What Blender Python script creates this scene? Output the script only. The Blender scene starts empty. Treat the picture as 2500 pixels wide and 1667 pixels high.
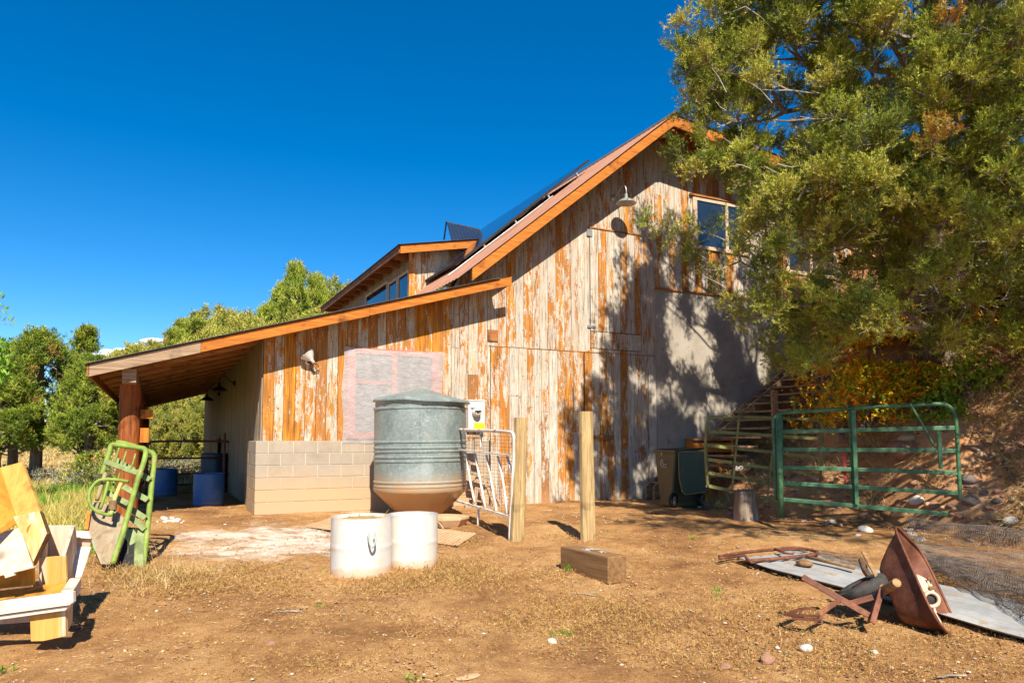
import bpy, math, random
import numpy as np
from mathutils import Vector, Matrix, noise as mnoise
random.seed(7); RNG = np.random.default_rng(7)
scn = bpy.context.scene
COL = scn.collection

# ------------------------------------------------------------------ camera
F = 1750.0; PITCH = math.radians(3.7)
CP, SP = math.cos(PITCH), math.sin(PITCH)
SH = 1072 - 833.5 - F * math.tan(PITCH)
EYE = 1.6
cam = bpy.data.cameras.new('camera'); camo = bpy.data.objects.new('camera', cam); COL.objects.link(camo)
cam.sensor_width = 36; cam.lens = 36 * F / 2500; cam.shift_y = SH / 2500
cam.clip_start = .1; cam.clip_end = 3000
camo.location = (0, 0, EYE); camo.rotation_euler = (math.pi / 2 + PITCH, 0, 0)
scn.camera = camo

# ------------------------------------------------------------------ light
SUN = Vector((-.2325, 1.0, -1.05)).normalized()      # the way the sunlight travels
sl = bpy.data.lights.new('sun', 'SUN'); sl.energy = 5.0; sl.angle = math.radians(.5); sl.color = (1, .93, .80)
so = bpy.data.objects.new('sun', sl); COL.objects.link(so); so.rotation_euler = SUN.to_track_quat('-Z', 'Y').to_euler()
so.location = (8, -20, 30)
world = bpy.data.worlds.new('World'); scn.world = world; world.use_nodes = True
wn = world.node_tree; bg = wn.nodes['Background']
sky = wn.nodes.new('ShaderNodeTexSky'); sky.sky_type = 'NISHITA'; sky.sun_disc = False
sky.sun_elevation = math.asin(-SUN.z); sky.sun_rotation = math.atan2(-SUN.x, -SUN.y)
sky.altitude = 2200; sky.air_density = 1.0; sky.dust_density = .25; sky.ozone_density = 3.0
hs = wn.nodes.new('ShaderNodeHueSaturation'); hs.inputs['Saturation'].default_value = 1.42; hs.inputs['Value'].default_value = 1.18
hs.inputs['Hue'].default_value = .499
wn.links.new(sky.outputs[0], hs.inputs['Color']); wn.links.new(hs.outputs[0], bg.inputs[0])
bg.inputs[1].default_value = .08
scn.view_settings.view_transform = 'Standard'; scn.view_settings.look = 'None'
scn.view_settings.exposure = .88; scn.view_settings.gamma = 1
scn.render.engine = 'CYCLES'
scn.cycles.max_bounces = 6; scn.cycles.transparent_max_bounces = 8
scn.cycles.use_denoising = True

# ------------------------------------------------------------------ photo points to real points
FR = {'D': (0, 0, 2500 / 2352), 'S': (0, 0, 1), 'box': (0, 1100, .319), 'sq': (200, 1060, .2359), 'pen': (1120, 960, .2423),
      'wb': (2000, 1280, .185), 'sh': (1700, 1250, .3401), 'gr': (2000, 950, .2551), 'gl': (1550, 850, .2871), 'can': (1580, 1070, .1212),
      'br': (780, 1160, .1786), 'lt': (100, 800, .3188)}
def src(f, x, y):
    a, b, s = FR[f]; return a + x * s, b + y * s
def ray(f, x, y):
    sx, sy = src(f, x, y); a = (sx - 1250) / F; b = (833.5 + SH - sy) / F
    return Vector((a, CP - b * SP, SP + b * CP))
def at(f, x, y, Y):
    r = ray(f, x, y); r = r * (Y / r.y); r.z += EYE; return r
def onpl(f, x, y, p0, n):
    r = ray(f, x, y); o = Vector((0, 0, EYE)); t = (Vector(p0) - o).dot(n) / r.dot(n); return o + r * t
def vn(x, y, s=0):
    x = np.asarray(x, float); y = np.asarray(y, float)
    xi = np.floor(x).astype(np.int64); yi = np.floor(y).astype(np.int64); fx = x - xi; fy = y - yi
    fx = fx * fx * (3 - 2 * fx); fy = fy * fy * (3 - 2 * fy)
    def h(a, b):
        n = (a * 374761393 + b * 668265263 + s * 1274126177) & 0x7fffffff
        n = ((n ^ (n >> 13)) * 1274126177) & 0x7fffffff
        return ((n ^ (n >> 16)) & 0xffff) / 65535.
    return (h(xi, yi) * (1 - fx) + h(xi + 1, yi) * fx) * (1 - fy) + (h(xi, yi + 1) * (1 - fx) + h(xi + 1, yi + 1) * fx) * fy
def sst(a, b, x):
    t = np.clip((np.asarray(x, float) - a) / (b - a), 0, 1); return t * t * (3 - 2 * t)
# barn frame: u along the gable wall, v into the barn
_n = math.hypot(.896, .443); UX, UY = .896 / _n, .443 / _n; BC = (-4.18, 12.0)
def W(u, v, z): return Vector((BC[0] + u * UX - v * UY, BC[1] + u * UY + v * UX, z))
def uv_of(x, y):
    dx, dy = x - BC[0], y - BC[1]; return dx * UX + dy * UY, -dx * UY + dy * UX
def onwall(f, x, y, v=0):
    p = onpl(f, x, y, W(0, v, 0), Vector((-UY, UX, 0))); u, _ = uv_of(p.x, p.y); return u, p.z
def onside(f, x, y, u=0):
    p = onpl(f, x, y, W(u, 0, 0), Vector((UX, UY, 0))); _, v = uv_of(p.x, p.y); return v, p.z
_YX = [-60, 1.5, 3, 4.2, 5.6, 6.3, 7.2, 9, 14, 40]; _YY = [80, 34, 14.8, 11.6, 10.8, 9.2, 7.8, 5.2, 1, -10]
def gz(x, y):
    x = np.asarray(x, float); y = np.asarray(y, float)
    z = .35 * np.clip((y - 3.5) / 8, 0, 1)
    A = np.clip((x + 60) * .25, .5, 10.5) * (1 - .5 * sst(-5, 25, x))
    z = z + A * sst(26, 92, y) - .35 * sst(17, 24, y) * (x < 0)
    q = np.maximum(0, y - np.interp(x, _YX, _YY))
    b = np.where(q < 5, .66 * q, 3.3 + .36 * (q - 5)); b = np.minimum(b, 6.5)
    b = b * (1 - .0 * x) + sst(0, 2, q) * ((vn(x * .9, y * .9, 3) - .5) * .7 + (vn(x * 2.3, y * 2.3, 4) - .5) * .3)
    u, v = uv_of(x, y)
    cap = .0 + .55 * np.maximum(0, u - 8.2)
    w = sst(-4.2, -2.2, v) * (1 - sst(12.8, 14.5, u))
    b = b * (1 - w) + np.minimum(b, cap) * w
    return z + b
def G(x, y): return float(gz(x, y))
def gnd(f, x, y, lift=0.):
    r = ray(f, x, y); t = 1.5
    while t < 200:
        p = Vector((0, 0, EYE)) + r * t
        if p.z < G(p.x, p.y): break
        t *= 1.004
    p.z = G(p.x, p.y) + lift; return p

# ------------------------------------------------------------------ materials
def _new(name):
    m = bpy.data.materials.new(name); m.use_nodes = True; nt = m.node_tree
    return m, nt, nt.nodes['Principled BSDF']
def _map(nt, stretch, coord='Object'):
    tc = nt.nodes.new('ShaderNodeTexCoord'); mp = nt.nodes.new('ShaderNodeMapping')
    mp.inputs['Scale'].default_value = stretch; nt.links.new(tc.outputs[coord], mp.inputs['Vector']); return mp.outputs[0]
def _noise(nt, vec, scale, detail=6, rough=.6, dist=0.):
    n = nt.nodes.new('ShaderNodeTexNoise'); n.inputs['Scale'].default_value = scale; n.inputs['Detail'].default_value = detail
    n.inputs['Roughness'].default_value = rough; n.inputs['Distortion'].default_value = dist
    nt.links.new(vec, n.inputs['Vector']); return n.outputs['Fac']
def _ramp(nt, fac, stops):
    r = nt.nodes.new('ShaderNodeValToRGB'); e = r.color_ramp.elements
    while len(e) < len(stops): e.new(.5)
    for k, (p, c) in zip(e, stops): k.position = p; k.color = (c, c, c, 1) if isinstance(c, (int, float)) else (*c, 1)
    nt.links.new(fac, r.inputs[0]); return r.outputs[0]
def _mix(nt, fac, a, b, mode='MIX'):
    m = nt.nodes.new('ShaderNodeMix'); m.data_type = 'RGBA'; m.blend_type = mode
    for s, v in ((m.inputs[0], fac), (m.inputs[6], a), (m.inputs[7], b)):
        if isinstance(v, (int, float)): s.default_value = v
        elif isinstance(v, tuple): s.default_value = (*v, 1)
        else: nt.links.new(v, s)
    return m.outputs[2]
def _math(nt, op, a, b=0., clamp=False):
    m = nt.nodes.new('ShaderNodeMath'); m.operation = op; m.use_clamp = clamp
    for s, v in zip(m.inputs, (a, b)):
        if isinstance(v, (int, float)): s.default_value = v
        else: nt.links.new(v, s)
    return m.outputs[0]
def _bump(nt, bsdf, h, strength, dist=.02):
    b = nt.nodes.new('ShaderNodeBump'); b.inputs['Strength'].default_value = strength; b.inputs['Distance'].default_value = dist
    nt.links.new(h, b.inputs['Height']); nt.links.new(b.outputs[0], bsdf.inputs['Normal'])
def pm(name, stops, scale=5., stretch=(1, 1, 1), detail=6, rough=.8, metal=0., bump=.25, bscale=None, spot=None, spec=.3):
    m, nt, b = _new(name); v = _map(nt, stretch)
    c = _ramp(nt, _noise(nt, v, scale, detail, .65, .4), stops)
    if spot:                                        # (colour, scale, threshold, softness)
        f = _ramp(nt, _noise(nt, v, spot[1], 5, .7), [(spot[2], 0.), (min(1, spot[2] + spot[3]), 1.)]); c = _mix(nt, f, c, spot[0])
    nt.links.new(c, b.inputs['Base Color'])
    b.inputs['Roughness'].default_value = rough; b.inputs['Metallic'].default_value = metal; b.inputs['Specular IOR Level'].default_value = spec
    if bump: _bump(nt, b, _noise(nt, v, bscale or scale * 4, 5, .7), bump)
    return m
def woodmat(name, dark, light, axis=2, paint=None, pth=.55, gs=26., rough=.75):
    m, nt, b = _new(name); st = [1., 1., 1.]; st[axis] = .06; v = _map(nt, tuple(st))
    g = _noise(nt, v, gs, 8, .7, .6); c = _ramp(nt, g, [(.28, dark), (.6, light), (.78, tuple(min(1, k * 1.25) for k in light))])
    v2 = _map(nt, (1, 1, 1)); kn = _ramp(nt, _noise(nt, v2, 3.2, 2), [(.30, .45), (.42, 1.)]); c = _mix(nt, 1., c, kn, 'MULTIPLY')
    if paint:
        f = _ramp(nt, _noise(nt, v, 5., 8, .7, .5), [(pth, 0.), (pth + .05, 1.)]); c = _mix(nt, f, c, paint)
    nt.links.new(c, b.inputs['Base Color']); b.inputs['Roughness'].default_value = rough; b.inputs['Specular IOR Level'].default_value = .25
    _bump(nt, b, g, .35, .01); return m
def colmat(name, rough=.8, trans=0., var=0., spec=.2):
    m, nt, b = _new(name); a = nt.nodes.new('ShaderNodeAttribute'); a.attribute_name = 'Col'; c = a.outputs['Color']
    if var:
        n = _ramp(nt, _noise(nt, _map(nt, (1, 1, 1)), var, 4), [(.25, .55), (.7, 1.2)]); c = _mix(nt, 1., c, n, 'MULTIPLY')
    nt.links.new(c, b.inputs['Base Color']); b.inputs['Roughness'].default_value = rough; b.inputs['Specular IOR Level'].default_value = spec
    if trans:
        t = nt.nodes.new('ShaderNodeBsdfTranslucent'); nt.links.new(c, t.inputs[0]); mx = nt.nodes.new('ShaderNodeMixShader')
        mx.inputs[0].default_value = trans; nt.links.new(b.outputs[0], mx.inputs[1]); nt.links.new(t.outputs[0], mx.inputs[2])
        nt.links.new(mx.outputs[0], nt.nodes['Material Output'].inputs[0])
    return m

def siding(name, bias=0., gray=0., dark=(.20, .075, .018), lite=(.66, .255, .022)):
    m, nt, b = _new(name); at_ = nt.nodes.new('ShaderNodeAttribute'); at_.attribute_name = 'rnd'
    sp = nt.nodes.new('ShaderNodeSeparateColor'); nt.links.new(at_.outputs['Color'], sp.inputs[0])
    tc = nt.nodes.new('ShaderNodeTexCoord')
    off = nt.nodes.new('ShaderNodeVectorMath'); off.operation = 'MULTIPLY_ADD'
    nt.links.new(at_.outputs['Color'], off.inputs[0]); off.inputs[1].default_value = (13, 7, 23); nt.links.new(tc.outputs['Object'], off.inputs[2])
    def mp(s):
        k = nt.nodes.new('ShaderNodeMapping'); k.inputs['Scale'].default_value = s; nt.links.new(off.outputs[0], k.inputs[0]); return k.outputs[0]
    grain = _noise(nt, mp((1, 1, .03)), 75, 6, .7, .2)
    streak = _noise(nt, mp((1, 1, .07)), 18, 6, .65, .3)
    w = _ramp(nt, _math(nt, 'ADD', _math(nt, 'MULTIPLY', grain, .45), _math(nt, 'MULTIPLY', streak, .55)), [(.40, dark), (.51, tuple((p + q) / 2 for p, q in zip(dark, lite))), (.57, lite), (.67, (lite[0] * 1.1, lite[1] * 1.55, lite[2] * 2.2))])
    # a few boards are weathered dark
    dk = _ramp(nt, sp.outputs[2], [(.86, 0.), (.90, .75)]); w = _mix(nt, dk, w, (.13, .06, .03)); w = _mix(nt, _ramp(nt, sp.outputs[2], [(.30, 0.), (.60, .5)]), w, (.36, .15, .045))
    big = _noise(nt, mp((1, 1, .22)), 5.0, 3, .6, .8); med = _noise(nt, mp((1, 1, .26)), 19, 8, .75, .7); fine = _noise(nt, mp((1, 1, .4)), 70, 4, .7)
    s = _math(nt, 'ADD', _math(nt, 'MULTIPLY', big, .46), _math(nt, 'ADD', _math(nt, 'MULTIPLY', med, .50), _math(nt, 'MULTIPLY', fine, .24)))
    s = _math(nt, 'ADD', s, _math(nt, 'MULTIPLY', _math(nt, 'SUBTRACT', sp.outputs[0], .5), .17)); sx = nt.nodes.new('ShaderNodeSeparateXYZ'); nt.links.new(tc.outputs['Object'], sx.inputs[0])
    s = _math(nt, 'ADD', s, bias); s = _math(nt, 'ADD', s, _ramp(nt, _math(nt, 'DIVIDE', sx.outputs[0], 15.), [(.20, 0.), (.32, .078), (.50, .078), (.60, .03)]))
    mask = _ramp(nt, s, [(.575, 0.), (.59, .8), (.62, 1.)])
    pc = _ramp(nt, _noise(nt, mp((1, 1, .10)), 24, 6, .7), [(.3, (.28, .23, .17)), (.46, (.46, .41, .33)), (.68, (.63, .59, .50))])
    pc = _mix(nt, _math(nt, 'MULTIPLY', sp.outputs[1], .5), pc, (.42, .36, .30))
    wash = _math(nt, 'MULTIPLY', _ramp(nt, _noise(nt, mp((1, 1, .09)), 9, 6, .7, .5), [(.50, 0.), (.64, .75)]), _ramp(nt, _math(nt, 'DIVIDE', sx.outputs[0], 15.), [(.20, 1.), (.32, .45)]))
    dst = _ramp(nt, _noise(nt, mp((1, 1, .05)), 30, 7, .75, .3), [(.53, 0.), (.62, .8)]); pc = _mix(nt, wash, pc, (.58, .30, .075))
    # scuffs in the paint
    sc = _ramp(nt, _noise(nt, mp((1, 1, .12)), 55, 6, .75), [(.34, .0), (.44, 1.)]); pc = _mix(nt, sc, (.30, .17, .09), pc); pc = _mix(nt, dst, pc, (.17, .11, .07))
    c = _mix(nt, mask, w, pc)
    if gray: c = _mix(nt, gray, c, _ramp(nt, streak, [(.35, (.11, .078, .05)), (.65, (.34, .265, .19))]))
    dirt = nt.nodes.new('ShaderNodeSeparateXYZ'); nt.links.new(tc.outputs['Object'], dirt.inputs[0])
    dz = _ramp(nt, _math(nt, 'ADD', dirt.outputs[2], _math(nt, 'MULTIPLY', big, .8)), [(.55, .62), (1., 0.)])
    c = _mix(nt, dz, c, (.46, .27, .13))
    nail = _ramp(nt, _noise(nt, mp((1, 1, 1)), 22, 0), [(.82, 0.), (.84, 1.)]); c = _mix(nt, nail, c, (.12, .05, .03))
    nt.links.new(c, b.inputs['Base Color']); b.inputs['Roughness'].default_value = .75; b.inputs['Specular IOR Level'].default_value = .2
    _bump(nt, b, _math(nt, 'ADD', _math(nt, 'MULTIPLY', mask, .5), grain), .4, .006)
    return m

# ------------------------------------------------------------------ mesh helpers
MW = {}
def _tag(o, label, cat, group=None, kind=None):
    if label: o['label'] = label
    if cat: o['category'] = cat
    if group: o['group'] = group
    if kind: o['kind'] = kind
    return o
def thing(name, label, cat, loc=(0, 0, 0), rz=0., group=None):
    o = bpy.data.objects.new(name, None); COL.objects.link(o); o.location = loc; o.rotation_euler = (0, 0, rz); o.empty_display_size = .1
    MW[o] = Matrix.Translation(Vector(loc)) @ Matrix.Rotation(rz, 4, 'Z')
    return _tag(o, label, cat, group)
def numesh(name, V, Fc, k, mat, cols=None, smooth=False):
    V = np.ascontiguousarray(V, dtype=np.float32); Fc = np.ascontiguousarray(Fc, dtype=np.int32).reshape(-1)
    me = bpy.data.meshes.new(name); nf = len(Fc) // k
    me.vertices.add(len(V)); me.vertices.foreach_set('co', V.reshape(-1)); me.loops.add(len(Fc)); me.loops.foreach_set('vertex_index', Fc)
    me.polygons.add(nf); me.polygons.foreach_set('loop_start', np.arange(0, nf * k, k, dtype=np.int32))
    me.polygons.foreach_set('loop_total', np.full(nf, k, dtype=np.int32))
    if smooth: me.polygons.foreach_set('use_smooth', np.ones(nf, dtype=bool))
    if cols is not None:
        a = me.color_attributes.new('Col', 'FLOAT_COLOR', 'POINT'); c = np.ones((len(V), 4), np.float32); c[:, :3] = cols; a.data.foreach_set('color', c.reshape(-1))
    me.update(calc_edges=True); me.materials.append(mat); return me
class MB:
    def __init__(s): s.v = []; s.f = []; s.r = []; s.sm = False; s.cur = (0.5, .5, .5)
    def add(s, vs, fs):
        b = len(s.v); s.v += [Vector(p) for p in vs]; s.f += [tuple(b + i for i in f) for f in fs]; s.r += [s.cur] * len(vs)
    def hexa(s, p):      # 8 points: bottom 4 then top 4
        s.add(p, [(3, 2, 1, 0), (4, 5, 6, 7), (0, 1, 5, 4), (1, 2, 6, 5), (2, 3, 7, 6), (3, 0, 4, 7)])
    def box(s, a, b):
        x0, y0, z0 = a; x1, y1, z1 = b
        s.hexa([(x0, y0, z0), (x1, y0, z0), (x1, y1, z0), (x0, y1, z0), (x0, y0, z1), (x1, y0, z1), (x1, y1, z1), (x0, y1, z1)])
    def bar(s, a, b, w, h, up=(0, 0, 1), roll=0.):
        a, b = Vector(a), Vector(b); d = (b - a).normalized(); up = Vector(up)
        if abs(d.dot(up)) > .98: up = Vector((0, 1, 0))
        x = d.cross(up).normalized(); y = x.cross(d)
        if roll: x, y = x * math.cos(roll) + y * math.sin(roll), y * math.cos(roll) - x * math.sin(roll)
        x *= w / 2; y *= h / 2
        s.hexa([a - x - y, a + x - y, a + x + y, a - x + y, b - x - y, b + x - y, b + x + y, b - x + y])
    def prism(s, poly, off):
        n = len(poly); P = [Vector(p) for p in poly]; o = Vector(off)
        s.add(P + [p + o for p in P], [tuple(range(n - 1, -1, -1)), tuple(range(n, 2 * n))] + [(i, (i + 1) % n, n + (i + 1) % n, n + i) for i in range(n)])
    def tube(s, pts, r, n=8, closed=False, smooth=0):
        P = [Vector(p) for p in pts]
        if smooth: P = catmull(P, smooth, closed)
        m = len(P); rs = r if isinstance(r, (list, tuple)) else [r] * m
        if len(rs) != m: rs = list(np.interp(np.linspace(0, 1, m), np.linspace(0, 1, len(rs)), rs))
        ref = None; V = []
        for i in range(m):
            if closed: t = P[(i + 1) % m] - P[i - 1]
            else: t = P[min(i + 1, m - 1)] - P[max(i - 1, 0)]
            t = t.normalized() if t.length > 1e-9 else Vector((0, 0, 1))
            if ref is None: ref = t.orthogonal().normalized()
            ref = (ref - t * ref.dot(t)); ref = ref.normalized() if ref.length > 1e-6 else t.orthogonal().normalized()
            q = t.cross(ref)
            V += [P[i] + (ref * math.cos(2 * math.pi * k / n) + q * math.sin(2 * math.pi * k / n)) * rs[i] for k in range(n)]
        Fs = []
        for i in range(m if closed else m - 1):
            j = (i + 1) % m
            Fs += [(i * n + k, i * n + (k + 1) % n, j * n + (k + 1) % n, j * n + k) for k in range(n)]
        if not closed: Fs += [tuple(range(n - 1, -1, -1)), tuple((m - 1) * n + k for k in range(n))]
        s.add(V, Fs); return s
    def lathe(s, prof, c, n=48, axis=None, jit=0.):
        c = Vector(c); ax = Vector(axis).normalized() if axis else Vector((0, 0, 1)); x = ax.orthogonal().normalized() if axis else Vector((1, 0, 0)); y = ax.cross(x)
        V = []
        for (r, h) in prof:
            V += [c + ax * h + (x * math.cos(2 * math.pi * k / n) + y * math.sin(2 * math.pi * k / n)) * (r * (1 + jit * (mnoise.noise(Vector((k * .35, h * 3, 1.7)))))) for k in range(n)]
        Fs = [(i * n + k, i * n + (k + 1) % n, (i + 1) * n + (k + 1) % n, (i + 1) * n + k) for i in range(len(prof) - 1) for k in range(n)]
        s.add(V, Fs); return s
    def build(s, name, mat, parent=None, local=False, origin=None, smooth=None, bev=0., rz=0.):
        if parent is not None and not local: Mi = MW[parent].inverted(); vs = [Mi @ v for v in s.v]
        elif origin is not None: o_ = Vector(origin); R_ = Matrix.Rotation(-rz, 3, 'Z'); vs = [R_ @ (v - o_) for v in s.v]
        else: vs = s.v
        me = bpy.data.meshes.new(name); me.from_pydata([tuple(v) for v in vs], [], s.f)
        a = me.color_attributes.new('rnd', 'FLOAT_COLOR', 'POINT'); a.data.foreach_set('color', [c for r in s.r for c in (*r, 1.)])
        me.materials.append(mat); o = bpy.data.objects.new(name, me); COL.objects.link(o)
        sm = s.sm if smooth is None else smooth
        if sm: me.shade_smooth() if hasattr(me, 'shade_smooth') else me.polygons.foreach_set('use_smooth', [True] * len(me.polygons))
        if bev:
            md = o.modifiers.new('bevel', 'BEVEL'); md.width = bev; md.segments = 2; md.limit_method = 'ANGLE'
        if parent is not None:
            o.parent = parent; MW[o] = MW[parent].copy()
        elif origin is not None: o.location = origin; o.rotation_euler = (0, 0, rz); MW[o] = Matrix.Translation(Vector(origin))
        else: MW[o] = Matrix.Identity(4)
        return o
def catmull(P, k, closed=False):
    n = len(P); out = []
    for i in range(n if closed else n - 1):
        g = (lambda j: P[j % n]) if closed else (lambda j: P[min(max(j, 0), n - 1)])
        a, b, c, d = g(i - 1), g(i), g(i + 1), g(i + 2)
        for t in [q / k for q in range(k)]:
            out.append(.5 * ((2 * b) + (c - a) * t + (2 * a - 5 * b + 4 * c - d) * t * t + (3 * b - a - 3 * c + d) * t ** 3))
    if not closed: out.append(P[-1])
    return out
def rnd(a, b): return random.uniform(a, b)
def smooth_angle(o, deg=35):
    me = o.data
    me.shade_smooth() if hasattr(me, 'shade_smooth') else None
    try: me.set_sharp_from_angle(angle=math.radians(deg))
    except Exception: pass
def copy_thing(o, loc=None, rz=None, scale=None, label=None, group=None):
    c = o.copy(); COL.objects.link(c)
    if loc is not None: c.location = loc
    if rz is not None: c.rotation_euler = (0, 0, rz)
    if scale is not None: c.scale = scale if hasattr(scale, '__len__') else (scale,) * 3
    if label: c['label'] = label
    if group: c['group'] = group
    for ch in list(o.children):
        d = ch.copy(); COL.objects.link(d); d.parent = c
        for g2 in list(ch.children):
            e = g2.copy(); COL.objects.link(e); e.parent = d
    return c
# ------------------------------------------------------------------ ground
def terrain():
    def axis(lo, hi, st, far, g):
        a = list(np.arange(lo, hi + 1e-6, st)); s = st
        while a[-1] < far: s *= g; a.append(a[-1] + s)
        s = st
        while a[0] > -far: s *= g; a.insert(0, a[0] - s)
        return np.array(a)
    xs = axis(-9, 9, .06, 420, 1.09); ys = axis(2.5, 15.5, .06, 620, 1.09); ys = ys[ys > -80]
    X, Y = np.meshgrid(xs, ys); Z = gz(X, Y)
    near = 1 - sst(14, 30, np.hypot(X, Y))
    Z = Z + near * ((vn(X * 1.7, Y * 1.7, 11) - .5) * .05 + (vn(X * 6, Y * 6, 12) - .5) * .022 + (vn(X * 17, Y * 17, 13) - .5) * .012)
    far = sst(25, 60, Y); Z = Z + far * ((vn(X * .08, Y * .08, 5) - .5) * 3.0 + (vn(X * .3, Y * .3, 6) - .5) * .7)
    nx, ny = len(xs), len(ys); i = np.arange(nx - 1); j = np.arange(ny - 1); I, J = np.meshgrid(i, j); a = J * nx + I
    Fq = np.stack([a, a + 1, a + nx + 1, a + nx], -1).reshape(-1, 4)
    V = np.stack([X, Y, Z], -1).reshape(-1, 3); x, y = V[:, 0], V[:, 1]
    # red: grass, green: powdery lime, blue: bank and hill soil
    gr = sst(8.2, 9.6, y + .2 * x * 0 + (vn(x * .9, y * .9, 21) - .5) * 2.) * (1 - sst(-5.6, -4.6, x + .12 * (y - 9) * 2 + (vn(x, y, 22) - .5) * .8)) * (1 - sst(-.60, -.54, x / np.maximum(y, .5))) * (1 - sst(17.5, 21, y + (vn(x * .5, y * .5, 23) - .5) * 3))
    e = ((x + 3.1) / 1.7) ** 2 + ((y - 9.7) / 1.7) ** 2
    lime = (1 - sst(.0, 1.7, e + (vn(x * 1.6, y * 1.6, 45) - .5) * .9)) * 1.
    e2 = ((x + 3.3) / .8) ** 2 + ((y - 8.2) / .7) ** 2; lime = np.maximum(lime, .55 * (1 - sst(.2, 1.3, e2)))
    q = y - np.interp(x, _YX, _YY); bank = sst(-.3, .8, q) * (x > -10) * 1.
    c = np.stack([gr, lime, bank], -1)
    m, nt, b = _new('dirt'); v = _map(nt, (1, 1, 1)); at_ = nt.nodes.new('ShaderNodeAttribute'); at_.attribute_name = 'Col'
    sp = nt.nodes.new('ShaderNodeSeparateColor'); nt.links.new(at_.outputs['Color'], sp.inputs[0])
    big = _noise(nt, v, .8, 5, .65, .4); mid = _noise(nt, v, 4.5, 8, .7); fin = _noise(nt, v, 42, 6, .75); vf = _noise(nt, v, 130, 4, .7)
    mixv = _math(nt, 'ADD', _math(nt, 'MULTIPLY', big, .48), _math(nt, 'ADD', _math(nt, 'MULTIPLY', mid, .32), _math(nt, 'MULTIPLY', fin, .20)))
    col = _ramp(nt, mixv, [(.37, (.18, .078, .030)), (.455, (.355, .175, .064)), (.53, (.51, .275, .105)), (.62, (.63, .39, .18))])
    col = _mix(nt, _ramp(nt, vf, [(.36, .75), (.55, 0.)]), col, (.10, .05, .025)); col = _mix(nt, _ramp(nt, _noise(nt, v, 11, 6, .75, .4), [(.28, .6), (.42, 0.)]), col, (.17, .085, .04))
    col = _mix(nt, _ramp(nt, fin, [(.62, 0.), (.70, .8)]), col, (.60, .44, .24))
    # the yard's paler, dustier apron by the wall
    red = _ramp(nt, mixv, [(.36, (.26, .10, .045)), (.48, (.50, .235, .10)), (.60, (.62, .36, .18))])
    red = _mix(nt, _ramp(nt, fin, [(.5, 0.), (.62, .6)]), red, (.36, .22, .12))
    col = _mix(nt, sp.outputs[2], col, red)
    gc = _ramp(nt, mid, [(.35, (.12, .15, .03)), (.5, (.30, .26, .06)), (.65, (.45, .36, .12))]); col = _mix(nt, sp.outputs[0], col, gc)
    lf = _ramp(nt, _math(nt, 'ADD', _math(nt, 'MULTIPLY', _noise(nt, _map(nt, (1, 1.6, 1)), 2.6, 8, .75, .5), 1.), _math(nt, 'MULTIPLY', sp.outputs[1], .36)), [(.72, 0.), (.92, .85)])
    col = _mix(nt, _math(nt, 'MULTIPLY', lf, _ramp(nt, sp.outputs[1], [(.05, 0.), (.8, 1.)])), col, (.72, .65, .55))
    geo = nt.nodes.new('ShaderNodeNewGeometry'); xyz = nt.nodes.new('ShaderNodeSeparateXYZ'); nt.links.new(geo.outputs['Position'], xyz.inputs[0])
    ff = _ramp(nt, _math(nt, 'DIVIDE', xyz.outputs[1], 60.), [(.30, 0.), (.42, 1.)])
    hill = _ramp(nt, _noise(nt, v, .45, 8, .7), [(.38, (.16, .12, .045)), (.5, (.42, .28, .10)), (.62, (.52, .38, .17))]); col = _mix(nt, ff, col, hill)
    nt.links.new(col, b.inputs['Base Color']); b.inputs['Roughness'].default_value = .95; b.inputs['Specular IOR Level'].default_value = .1
    _bump(nt, b, _math(nt, 'ADD', _math(nt, 'MULTIPLY', fin, .6), _math(nt, 'MULTIPLY', vf, .4)), .8, .03)
    me = numesh('ground', V, Fq, 4, m, c, True); o = bpy.data.objects.new('ground', me); COL.objects.link(o); o['kind'] = 'structure'
    return o
terrain()

# ------------------------------------------------------------------ the barn
M = {}
M['siding'] = siding('peeling_siding', -.042)
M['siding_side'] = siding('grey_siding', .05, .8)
M['orange'] = woodmat('orange_fascia', (.20, .055, .01), (.56, .18, .022), 0, gs=34)
M['orange_v'] = woodmat('orange_wood', (.26, .075, .012), (.58, .19, .022), 2)
M['rafter'] = woodmat('rafter_wood', (.14, .05, .018), (.40, .16, .045), 0)
M['rafter_pale'] = woodmat('pale_rafter_wood', (.22, .10, .04), (.56, .30, .12), 0)
M['deckwood'] = woodmat('deck_wood', (.09, .035, .015), (.26, .10, .035), 1)
M['greywood'] = woodmat('grey_weathered_wood', (.17, .095, .05), (.38, .26, .16), 0)
M['roofdark'] = pm('roof_edge_metal', [(.35, (.10, .07, .05)), (.65, (.17, .12, .09))], 4, rough=.5, metal=.2, bump=.1)
M['roof'] = pm('painted_brown_metal', [(.35, (.36, .17, .10)), (.65, (.46, .23, .14))], 3, rough=.55, bump=.05)
M['core'] = pm('dark_gap', [(.3, (.03, .015, .01)), (.7, (.05, .025, .015))], 5)
M['block'] = None
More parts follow.
